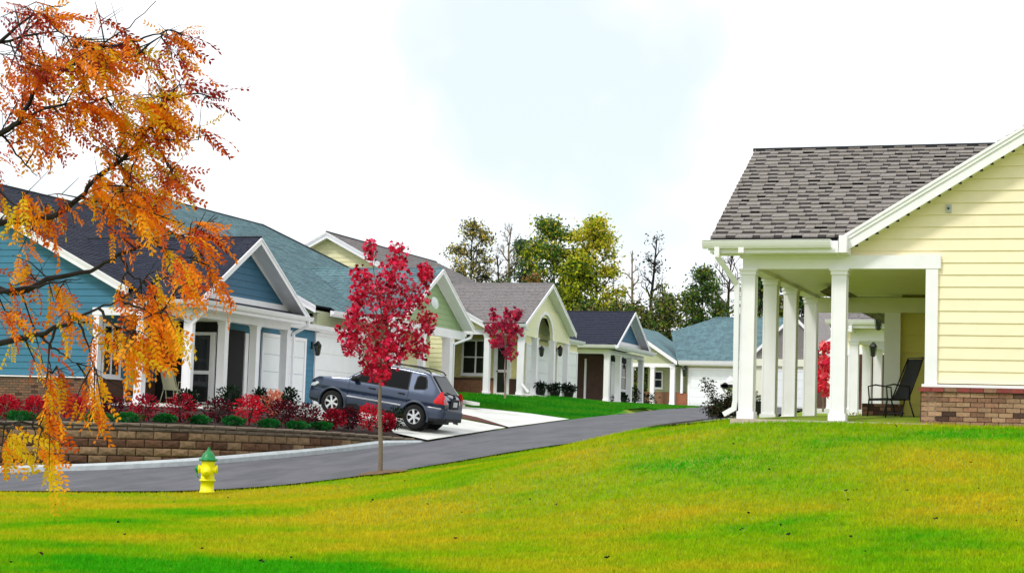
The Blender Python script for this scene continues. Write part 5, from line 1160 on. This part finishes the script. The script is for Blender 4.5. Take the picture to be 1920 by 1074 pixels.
bgtree('green_tree', 'dark tree seen between the third and fourth near columns', 1502, 660, 515, 80, 150, [B_, N_, A_], [.4, .3, .3], 2400, .34, 14, M_barkd, lr=.5)
bgtree('small_tree', 'small dark tree peeping over the green roof by the cream gable', 556, 640, 457, 40, 140, [N_, E_l], [.6, .4], 500, .3, 15, M_barkd, lr=.4)
lows = [(1150, 545, 60, 'low dark green tree above the navy roof, left'), (1186, 560, 70, 'low olive tree behind the navy gable'), (1232, 548, 64, 'low dark tree over the end of the green roof'), (1268, 540, 60, 'low green tree rising over the green roof hip'), (1098, 560, 60, 'low dark tree right of the cream gable'), (1008, 500, 60, 'rusty low tree behind the cream ridge'), (1210, 575, 90, 'low tangled olive thicket tree behind the navy gable'), (1352, 560, 80, 'low dark green tree hugging the near porch roof edge'), (1296, 552, 70, 'low olive tree above the middle of the far green roof'), (925, 505, 60, 'low grey olive tree above the grey ridge of the cream house'), (1066, 520, 60, 'low lime tree directly behind the cream gable peak'), (1462, 545, 60, 'low dark tree between the second and third near columns')]
for i, (x, yt, wd, lb) in enumerate(lows):
    bgtree('low_tree', lb, x, 650, yt, wd, 132+i*1.5, [A_, N_, B_, O_ if i == 5 else E_l], [.3, .3, .2, .2] if i != 5 else [.1, .1, .2, .6], 1300, .34, 30+i, M_barkd, 2, .1, n=3, lr=.5, group='low trees behind the roofs')
# far wood closing the horizon behind the houses
rr = np.random.default_rng(77); n = 30000; X = rr.uniform(-110, 60, n); Y = 175+rr.normal(0, 5, n); hh = 7+2.5*np.sin(X*.35)+1.5*np.sin(X*.93+2); Zz = 2+hh*rr.random(n)**.8
me = leaves_mesh('far_wood', np.column_stack([X, Y, Zz]), .5, [E_l, N_, A_, F_], [.3, .3, .2, .2], 'blob', 5); o = bpy.data.objects.new('far_wood', me); col.objects.link(o); o['kind'] = 'stuff'
# ------------------------------------------------------------------ red maples
R1 = leafmat('maple_red', (228, 34, 78), .35); R2 = leafmat('maple_crimson', (196, 22, 58), .35); R3 = leafmat('maple_dark', (104, 10, 28), .3); R4 = leafmat('maple_pink', (242, 84, 124), .35)
def maple(name, label, x, yb, Z, clusters, nl, size, mats, wts, trunk_top, tr=.045, seed=1, lean=0):
    p = px(x, yb, Z); t = thing(name, label, 'tree', p); mb = MB(); R = random.Random(seed); k = Z/FOC
    loc = lambda cx, cy: px(cx, cy, Z)-p
    tt = loc(x+lean, trunk_top); pts = [Vector((0, 0, -.08)), tt*.3+Vector((.01, 0, 0)), tt*.65+Vector((-.015, 0, 0)), tt]
    mb.tube(pts, [tr*1.15, tr, tr*.85, tr*.6], 8); top = loc(x+lean*.5, min(c[1] for c in clusters)+60*38/Z*.8); mb.tube([tt, tt.lerp(top, .5)+Vector((.03, 0, 0)), top], [tr*.6, tr*.4, tr*.12], 6)
    P = []
    for i, (cx, cy, rx, ry, wgt) in enumerate(clusters):
        c = loc(cx, cy)+FW*R.uniform(-.5, .5)*k*90; f_ = max(.0, min(.8, 1-(cy-trunk_top+260*38/Z)/(330*38/Z))); st = tt.lerp(top, max(0, min(.9, (trunk_top-cy-20*38/Z)/max(1, (trunk_top-min(q[1] for q in clusters)))*.8)))
        mid = st.lerp(c, .5)+Vector((0, 0, -.08)); mb.tube([st, mid, c], [tr*.32, tr*.2, tr*.07], 5, cap=False)
        for j in range(5):
            e = c+RT*R.uniform(-1, 1)*rx*k+UP*R.uniform(-.6, 1)*ry*k+FW*R.uniform(-1, 1)*rx*k; mb.tube([mid.lerp(c, R.uniform(.3, 1)), e], [tr*.1, tr*.03], 3, cap=False)
        m_ = int(nl*wgt); q = np.random.default_rng(seed*100+i).normal(size=(m_, 3)); q /= np.linalg.norm(q, axis=1)[:, None]; q *= np.random.default_rng(seed*90+i).random(m_)[:, None]**.45
        q = q[:, 0:1]*np.array(RT)*rx*k+q[:, 1:2]*np.array(UP)*ry*k+q[:, 2:3]*np.array(FW)*rx*k*.9; P.append(q+np.array(c))
    part('trunk', mb, M_barkl, t, local=True)
    part('crown', leaves_mesh('crown', np.concatenate(P), size, mats, wts, 'maple', seed, droop=.5), None, t, local=True); return t
cl = [(697, 468, 14, 24, .5), (745, 478, 22, 28, .8), (738, 520, 34, 34, 1.4), (672, 515, 20, 18, .6), (690, 545, 34, 34, 1.3), (798, 512, 16, 22, .9), (780, 555, 26, 30, 1.0), (735, 575, 42, 40, 1.8), (668, 590, 22, 22, .8), (655, 625, 26, 26, .9), (700, 625, 36, 40, 1.6), (760, 625, 32, 30, .9), (798, 605, 22, 24, .8), (785, 655, 26, 22, .8), (655, 650, 22, 24, .7), (725, 665, 34, 30, 1.3), (690, 682, 22, 22, .8), (715, 700, 22, 18, .7), (742, 655, 30, 26, .7), (672, 560, 14, 18, .4)]
mp_ = maple('red_maple', 'young crimson maple with a slim trunk standing at the lawn edge beside the road', 713, 884, 38, [(a_, b_, c_*1.04, d_*1.04, e_) for a_, b_, c_, d_, e_ in cl], 190, .074, [R1, R2, R3, R4], [.34, .34, .14, .18], 712, .05, 1)
g_ = px(713, 884, 38); mb = grid_mesh(np.arange(g_.x-.9, g_.x+.9, .15), np.arange(g_.y-.9, g_.y+.9, .15), lambda X, Y: G(X, Y)-.0+.05*np.exp(-((X-g_.x)**2+(Y-g_.y)**2)*6), lambda x, y: (x-g_.x)**2+(y-g_.y)**2 < .36); struct('mulch_ring', mb, mat('tree_mulch', (110, 88, 60), .95, .4, 25, .8, 30))
P5 = leafmat('maple_rose', (176, 34, 74), .35); P6 = leafmat('maple_mauve', (140, 42, 66), .35)
maple('red_maple', 'small rosy maple in front of the cream house porch', 947, 742, 63, [(952, 590, 9, 12, .8), (925, 590, 8, 12, .5), (970, 590, 10, 14, .7), (945, 610, 22, 18, 1.6), (965, 622, 18, 14, 1), (920, 615, 14, 14, .8), (950, 640, 20, 16, 1.2), (930, 640, 14, 12, .6), (955, 662, 14, 12, .6)], 75, .13, [P5, P6, R2], [.5, .3, .2], 680, .035, 2)
maple('red_maple', 'small pinkish red tree seen between the near white columns', 1543, 768, 70, [(1543, 650, 12, 14, 1), (1536, 675, 12, 14, 1), (1552, 685, 12, 16, 1), (1545, 705, 16, 16, 1.4), (1538, 725, 10, 14, .8), (1553, 730, 8, 14, .7)], 80, .15, [leafmat('maple_coral', (232, 62, 78), .35), leafmat('maple_blush', (240, 130, 130), .35), R1], [.4, .25, .35], 730, .035, 3)
# ------------------------------------------------------------------ the orange tree in the foreground
OM = [leafmat('leaf_orange', (240, 134, 12), .45, .18), leafmat('leaf_amber', (246, 168, 20), .45, .18), leafmat('leaf_yellow', (224, 186, 24), .45, .15), leafmat('leaf_russet', (204, 84, 14), .4, .2), leafmat('leaf_maroon', (150, 30, 18), .35, .2)]
def spray(seed, ln=.17):
    R = random.Random(seed); mb = MB(); pts = []; k = 9
    for i in range(k+1):
        t = i/k; pts.append(Vector((ln*t, R.uniform(-.002, .002), -.06*t*t*ln/.17+R.uniform(-.002, .002))))
    mb.tube(pts, [.0016, .0013, .0012, .0011, .001, .001, .0009, .0008, .0007, .0005], 3, cap=False)
    for i in range(1, k+1):
        for s2 in (1, -1):
            if R.random() < .12: continue
            l_ = .030*R.uniform(.65, 1.25)*(1-.35*abs(i/k-.5)); w_ = .0068; p = pts[i]; d = Vector((.62, s2*.72, -.30+R.uniform(-.55, .4))).normalized(); sd2 = Vector((-s2*.7, .6, 0)).normalized()*w_
            m_ = p+d*l_*.5; up2 = Vector((0, 0, .003)); mb.add([p, m_+sd2, p+d*l_, m_-sd2], [(0,1,2,3)])
    return mb
SPR = [[spray(s_).mesh('leaf', m) for m in OM] for s_ in range(5)]
SPRV = [spray(s_) for s_ in range(5)]
tz = 8.6; base = px(-420, 537, tz); gz = g1(base.x, base.y)
ot = thing('orange_tree', 'autumn tree with hanging orange and yellow leaf sprays filling the left foreground', 'tree', (base.x, base.y, gz-.05))
O0 = Vector(ot.location); wood = MB()
trunk = [Vector((base.x, base.y, gz-.05)), Vector((base.x+.05, base.y, gz+1.0)), px(-400, 640, tz), px(-380, 400, tz+.1), px(-360, 150, tz+.2), px(-330, -150, tz+.3)]
wood.tube([v for v in trunk], [.13, .115, .10, .085, .065, .035], 10)
BR = [ # (start on trunk, depth, pixels)
 [(-395, 600, 8.6), (-150, 660, 8.3), (0, 642, 8.0), (60, 629, 7.95), (104, 614, 7.9), (145, 597, 7.85), (185, 578, 7.8), (226, 562, 7.75), (255, 548, 7.7)],
 [(-385, 480, 8.6), (-160, 560, 8.2), (0, 547, 8.0), (60, 537, 8.0), (110, 526, 7.95), (151, 523, 7.9)],
 [(-370, 400, 8.7), (-120, 480, 8.4), (20, 548, 8.2), (90, 523, 8.15), (168, 508, 8.1), (224, 478, 8.0), (279, 456, 7.95), (318, 438, 7.9), (347, 418, 7.85)],
 [(318, 438, 7.9), (348, 446, 7.85), (372, 470, 7.8), (392, 505, 7.8)],
 [(75, 628, 7.95), (98, 650, 7.9), (119, 664, 7.9), (149, 686, 7.85)],
 [(-365, 250, 8.8), (-150, 320, 8.5), (0, 251, 8.3), (39, 223, 8.2), (71, 166, 8.15), (103, 145, 8.1), (141, 120, 8.05), (187, 88, 8.0), (240, 50, 8.0), (293, 2, 8.0)],
 [(-375, 330, 8.7), (-100, 420, 8.5), (60, 410, 8.4), (110, 400, 8.3), (148, 371, 8.25), (184, 329, 8.2), (226, 300, 8.15), (262, 262, 8.1), (283, 233, 8.05), (308, 191, 8.0), (334, 159, 8.0), (352, 135, 8)],
 [(226, 300, 8.15), (270, 275, 8.1), (320, 262, 8.1), (372, 262, 8.1)], [(187, 88, 8.0), (240, 80, 8.0), (300, 62, 8.0), (345, 60, 8.0)], [(252, 107, 8.0), (311, 57, 8.0)], [(308, 191, 8), (360, 175, 8), (412, 186, 8)],
 [(-360, 150, 8.8), (-120, 160, 8.5), (0, 80, 8.3), (60, 30, 8.2), (130, 5, 8.2)], [(0, 80, 8.3), (90, 60, 8.2), (150, 75, 8.2)], [(39, 223, 8.2), (100, 200, 8.1), (180, 190, 8.1), (240, 170, 8.05)],
 [(-390, 560, 8.6), (-150, 740, 8.2), (-20, 790, 8.0), (60, 792, 7.95), (92, 815, 7.9)], [(104, 614, 7.9), (90, 660, 7.85), (98, 700, 7.8)], [(145, 597, 7.85), (165, 640, 7.8), (175, 690, 7.8)],
 [(148, 371, 8.25), (200, 380, 8.2), (250, 385, 8.15), (300, 370, 8.1)], [(-20, 340, 8.4), (30, 385, 8.3), (75, 400, 8.3)], [(224, 478, 8.0), (250, 520, 7.95), (285, 530, 7.9)], [(226, 562, 7.75), (262, 580, 7.7), (300, 590, 7.7)], [(185, 578, 7.8), (215, 610, 7.75), (262, 620, 7.7)],
 [(283, 233, 8.05), (300, 280, 8.1), (325, 330, 8.1)], [(262, 262, 8.1), (250, 310, 8.1), (240, 350, 8.1)], [(0, 251, 8.3), (40, 300, 8.3), (70, 330, 8.3)]]
anch = []
for bi, path in enumerate(BR):
    pts = [px(*q) for q in path]
    if path[0][0] < -300: pts[0] = Vector(min(trunk, key=lambda v: (v-pts[0]).length)).lerp(pts[0], .9)
    sm = resample(pts, 4); r0_ = .017 if path[0][0] < -300 else .006; n = len(sm)
    sm = [v+Vector((random.gauss(0, .004), random.gauss(0, .004), random.gauss(0, .004))) if 0 < i < n-1 else v for i, v in enumerate(sm)]
    wood.tube(sm, [max(.002, r0_*(1-i/(n-1))**1.15+.0015) for i in range(n)], 6, cap=False); anch += [v for v in sm if (v-O0).length > .8]
part('trunk', wood, M_barkd, ot)
CL = [ # cx, cy, rx, ry, n, palette weights(orange, amber, yellow, russet, maroon), depth, droop
 (40, 22, 55, 34, 42, (2, 1, 0, 3, 3), 8.2, .3), (130, 8, 60, 14, 12, (1, 1, 0, 2, 3), 8.2, .3), (110, 105, 70, 40, 70, (4, 2, 1, 3, 1), 8.1, .4), (35, 150, 50, 70, 90, (2, 1, 0, 4, 2), 8.2, .5), (235, 95, 55, 35, 50, (3, 2, 2, 2, 1), 8.0, .5),
 (325, 75, 55, 28, 24, (1, 1, 0, 3, 3), 8.0, .5), (345, 105, 35, 30, 12, (1, 1, 2, 2, 2), 8, .8), (185, 175, 70, 55, 110, (5, 3, 1, 3, 0), 8.1, .5), (215, 215, 34, 30, 26, (1, 3, 4, 0, 0), 7.9, .7), (285, 170, 45, 55, 50, (3, 2, 1, 3, 1), 8.0, .7),
 (375, 178, 45, 16, 12, (0, 0, 0, 2, 4), 8.0, .2), (335, 235, 45, 40, 42, (2, 2, 1, 3, 2), 8.1, .5), (80, 250, 65, 45, 60, (3, 2, 1, 3, 1), 8.3, .4), (195, 265, 65, 45, 66, (4, 2, 1, 3, 0), 8.2, .5), (225, 345, 75, 36, 96, (5, 4, 1, 2, 0), 8.1, .6),
 (325, 320, 32, 55, 34, (2, 2, 1, 3, 1), 8.1, 1.0), (245, 400, 60, 28, 62, (5, 3, 0, 3, 0), 8.0, .8), (85, 385, 26, 50, 26, (2, 2, 3, 2, 0), 8.2, 1.6), (20, 375, 34, 40, 24, (2, 2, 2, 2, 0), 8.3, 1.2), (375, 435, 46, 26, 32, (4, 2, 0, 2, 0), 7.85, .4),
 (335, 505, 50, 34, 56, (4, 4, 2, 1, 0), 7.85, .9), (392, 520, 14, 24, 12, (4, 2, 1, 1, 0), 7.8, 1.6), (25, 500, 34, 50, 26, (2, 2, 1, 2, 0), 8.1, 1.0), (105, 565, 50, 40, 34, (3, 3, 2, 2, 0), 8.0, .8), (20, 600, 30, 40, 22, (2, 2, 2, 2, 0), 8.1, .8),
 (265, 565, 65, 32, 62, (4, 3, 1, 2, 0), 7.75, .9), (250, 625, 72, 40, 88, (5, 4, 2, 1, 0), 7.7, 1.0), (318, 625, 18, 36, 26, (2, 3, 3, 0, 0), 7.7, 2.0), (180, 715, 20, 44, 26, (2, 4, 2, 0, 0), 7.8, 2.6), (98, 730, 26, 52, 30, (2, 3, 3, 1, 0), 7.85, 2.2), (115, 770, 30, 20, 12, (3, 2, 1, 2, 0), 7.85, 1.5),
 (50, 830, 58, 34, 44, (1, 2, 5, 1, 0), 7.9, .8), (100, 850, 14, 34, 14, (0, 1, 5, 0, 0), 7.9, 2.5), (60, 700, 50, 16, 12, (1, 2, 1, 2, 0), 8, .8), (400, 395, 30, 8, 5, (0, 0, 0, 2, 3), 7.9, .2), (-60, 300, 70, 260, 120, (3, 2, 1, 3, 1), 8.5, .8)]
R = random.Random(42); tw = MB(); LV = []
for (cx, cy, rx, ry, n, wts, Z, droop) in CL:
    n = int(n*(.95 if cy < 380 else .78)); ntw = max(2, n//5); per = n/ntw; c0 = px(cx, cy, Z)
    an = sorted(anch, key=lambda v: (v-c0).length)[:14]
    for j in range(ntw):
        a = R.uniform(0, 6.28); rr_ = math.sqrt(R.random()); e = px(cx+rx*rr_*math.cos(a), cy+ry*rr_*math.sin(a), Z+R.uniform(-.35, .35)); st = min(anch, key=lambda v: (v-e).length+R.random()*.12)
        mid = st.lerp(e, .5)+Vector((0, 0, R.uniform(-.01, .03))); e2 = e+Vector((0, 0, -.02*droop)); tw.tube([st, mid, e2], [.0038, .0028, .0012], 4, cap=False)
        for q in range(2): f0 = st.lerp(mid, R.random()); tw.tube([f0, f0+(e2-f0)*.5+RT*R.gauss(.03, .05)+UP*R.gauss(0, .05)+FW*R.gauss(0, .04)], [.0022, .0009], 3, cap=False)
        for q in range(int(per+R.random())):
            t = R.uniform(.35, 1.0); p = (st.lerp(mid, t*2) if t < .5 else mid.lerp(e2, t*2-1)); 
            if (p-e2).length > .16: p = e2.lerp(p, .16/(p-e2).length)
            d = RT*R.gauss(.75, .55)+UP*(-droop*.9+R.gauss(0, .35))+FW*R.gauss(0, .45); d.normalize(); LV.append((p, d, R.choices(range(5), wts)[0], R.randrange(5), R.uniform(.6, 1.15), R.gauss(0, .8)))
part('twigs', tw, M_barkd, ot, kind='stuff')
LV.sort(key=lambda l: -l[4]); rest = MB()
for i, (p, d, mi, sh_, sc, roll) in enumerate(LV):
    side_ = d.cross(Vector((0, 0, 1)))
    side_ = side_.normalized() if side_.length > .05 else RT.copy(); nrm = side_.cross(d).normalized()
    s2 = side_*math.cos(roll)+nrm*math.sin(roll); n2 = d.cross(s2)*-1; n2 = s2.cross(d)
    M = Matrix(((d.x, s2.x, n2.x), (d.y, s2.y, n2.y), (d.z, s2.z, n2.z)))*sc if False else Matrix(((d.x*sc, s2.x*sc, n2.x*sc), (d.y*sc, s2.y*sc, n2.y*sc), (d.z*sc, s2.z*sc, n2.z*sc)))
    if i < 300:
        o = bpy.data.objects.new('leaf', SPR[sh_][mi]); col.objects.link(o); o.parent = ot; M4 = M.to_4x4(); M4.translation = p-O0; o.matrix_local = M4
    else:
        sv = SPRV[sh_]; rest.add([tuple(M@Vector(v)+p) for v in sv.v], sv.f, mi)
part('foliage', rest, OM, ot, kind='stuff')
# ------------------------------------------------------------------ furniture and small things
def rodchair(name, label, p, rz, frame, sling, high=1.05, recl=.25, group=None):
    t = thing(name, label, 'chair', p, rz, group); r_ = .013
    for s2 in (-1, 1):
        mb = MB(); mb.tube([(s2*.28, -.26, 0), (s2*.28, -.22, .42), (s2*.28, -.24, .62), (s2*.28, -.10, .65), (s2*.28, .20, .62), (s2*.27, .22, .40)], r_, 6); part('armrest', mb, frame, t, True, local=True)
        mb = MB(); mb.tube([(s2*.28, .34, 0), (s2*.27, .20, .42)], r_, 6); part('leg', mb, frame, t, True, local=True)
        mb = MB(); mb.tube([(s2*.28, .02, .0), (s2*.27, .12, .40)], r_, 6); part('leg', mb, frame, t, True, local=True)
    b = MB(); b.tube([(-.25, .20, .40), (-.25, .20+recl*.6, .40+(high-.4)*.6), (-.23, .20+recl, high), (.23, .20+recl, high), (.25, .20+recl*.6, .40+(high-.4)*.6), (.25, .20, .40)], r_, 6); part('back_frame', b, frame, t, True, local=True)
    b = MB(); N = 8
    for i in range(N+1):
        f_ = i/N; y = .21+recl*f_*.97; z = .42+(high-.44)*f_; bow = .02*math.sin(f_*math.pi)
        for q in range(5): b.v.append((-.235+.47*q/4, y+bow+.015*math.sin(math.pi*q/4), z))
    for i in range(N):
        for q in range(4): b.f.append((i*5+q, i*5+q+1, i*5+q+6, i*5+q+5)); b.m.append(0)
    part('backrest', b, sling, t, True, local=True)
    b = MB(); b.box(-.25, .25, -.25, .22, .395, .42); part('seat', b, sling, t, local=True, bevel=.008)
    b = MB(); b.bar((-.28, -.23, .39), (.28, -.23, .39), .025, .025); b.bar((-.28, .10, .18), (.28, .10, .18), .02, .02); part('stretcher', b, frame, t, local=True); return t
H_ = (-6.296, 29.132, .454)
rodchair('patio_chair', 'black sling patio chair with metal frame on the near porch', (-4.22, 30.7, .46), math.radians(-50), M_black, M_sling, 1.12, .30)
rodchair('patio_chair', 'beige sling patio chair on the blue house porch', (-26.25, 45.35, .69), math.radians(168), M_beige, M_beige, 1.0, .22)
rodchair('patio_chair', 'grey folding chair in the first bay of the blue house porch', (-27.5, 45.2, .69), math.radians(215), M_silver, M_beige, .95, .3)
# second black chair leg brace: side table on the blue porch
t = thing('side_table', 'low metal side table beside the beige chair', 'table', (-25.15, 44.05, .60)); mb = MB(); mb.box(-.28, .28, -.2, .2, .36, .38); part('tabletop', mb, M_beige, t, local=True)
for sx in (-1, 1):
    for sy in (-1, 1): mb = MB(); mb.tube([(sx*.24, sy*.17, 0), (sx*.24, sy*.17, .36)], .012, 5); part('leg', mb, M_beige, t, local=True)
# mailbox on a white bracketed post
p = px(1368, 778, 47); mp2 = thing('mailbox', 'black mailbox on a white scrolled post beside the near porch', 'mailbox', p); top = px(1368, 722, 47).z-p.z
mb = MB(); mb.box(-.06, .06, -.06, .06, -.1, top+.10); mb.lathe([(.09, top+.10), (.10, top+.14), (.05, top+.20), (0, top+.24)], 10); part('post', mb, M_white, mp2, local=True)
mb = MB(); mb.box(-.24, .14, -.16, .10, top+.02, top+.08); mb.bar((-.22, -.05, top-.02), (-.06, -.05, top-.28), .05, .04, (0, 1, 0)); mb.tube([(-.20, -.03, top-.05), (-.12, -.03, top-.20), (-.07, -.03, top-.45)], .025, 6); part('bracket', mb, M_white, mp2, local=True)
mb = MB(); mb.box(-.22, .14, -.18, .12, top-.06, top+.015); mb.lathe([(.0, -.18), (.085, -.18), (.085, .12), (0, .12)], 12, (-.10, 0, top-.02), 'y'); part('box', mb, M_black, mp2, local=True)
p = px(1419, 778, 40); t = thing('planter', 'dark planter with a pale plant behind the first near column', 'planter', (p.x, p.y, p.z)); mb = MB(); mb.lathe([(0, 0), (.11, 0), (.15, .28), (.17, .28), (.17, .31), (0, .29)], 12); part('pot', mb, M_black, t, local=True); part('foliage', leaves_mesh('foliage', lump(120, (0, 0, .36), .15, 9), .05, [F_, N_], [.6, .4], 'leaf', 2), None, t, local=True)
# ------------------------------------------------------------------ fallen leaves on the lawn
lf = []
for s_ in range(4):
    R = random.Random(s_); mb = MB(); pts = [(-.035, 0), (-.02, .02), (.005, .014), (.02, .026), (.04, 0), (.02, -.022), (0, -.012), (-.02, -.02)]
    mb.v = [(0, 0, .012)]+[(x*1.1, y*1.2, .012+R.uniform(.0, .03)+abs(y)*.7) for x, y in pts]; mb.f = [(0, i+1, (i+1) % 8+1) for i in range(8)]; mb.m = [0]*8
    lf.append(mb.mesh('fallen_leaf', mat('dead_leaf' if s_ % 2 else 'dead_leaf_dark', (72, 44, 22) if s_ % 2 else (38, 26, 20), .8, .2, 20)))
FL = [(105, 951), (220, 986), (234, 1008), (326, 945), (426, 937), (607, 932), (695, 946), (699, 943), (801, 950), (854, 1016), (492, 1061), (488, 1060), (545, 1052), (19, 1062), (920, 921), (866, 966), (993, 941), (1044, 952), (1171, 998), (1403, 969), (1387, 1000), (1391, 998), (1465, 991), (1595, 1013), (1757, 979), (1752, 980), (1600, 925), (1606, 923), (1588, 926), (1443, 886), (1375, 837), (1835, 921), (1905, 982), (1138, 1054), (1622, 1040), (1679, 803), (1590, 943), (1820, 872), (1240, 905), (760, 905), (380, 1035), (75, 1045), (1480, 1010), (1700, 925)]
for i, (x, y) in enumerate(FL):
    p = gpt(x, y, 13); o = bpy.data.objects.new('fallen_leaf', random.choice(lf)); col.objects.link(o); o.location = p+Vector((0, 0, .03)); s_ = random.uniform(.35, .8); o.scale = (s_, s_, s_); o.rotation_euler = (random.gauss(0, .3), random.gauss(0, .3), random.uniform(0, 6.28))
    tag(o, 'small dead brown leaf lying on the lawn', 'leaf', 'dead leaves scattered on the lawn')
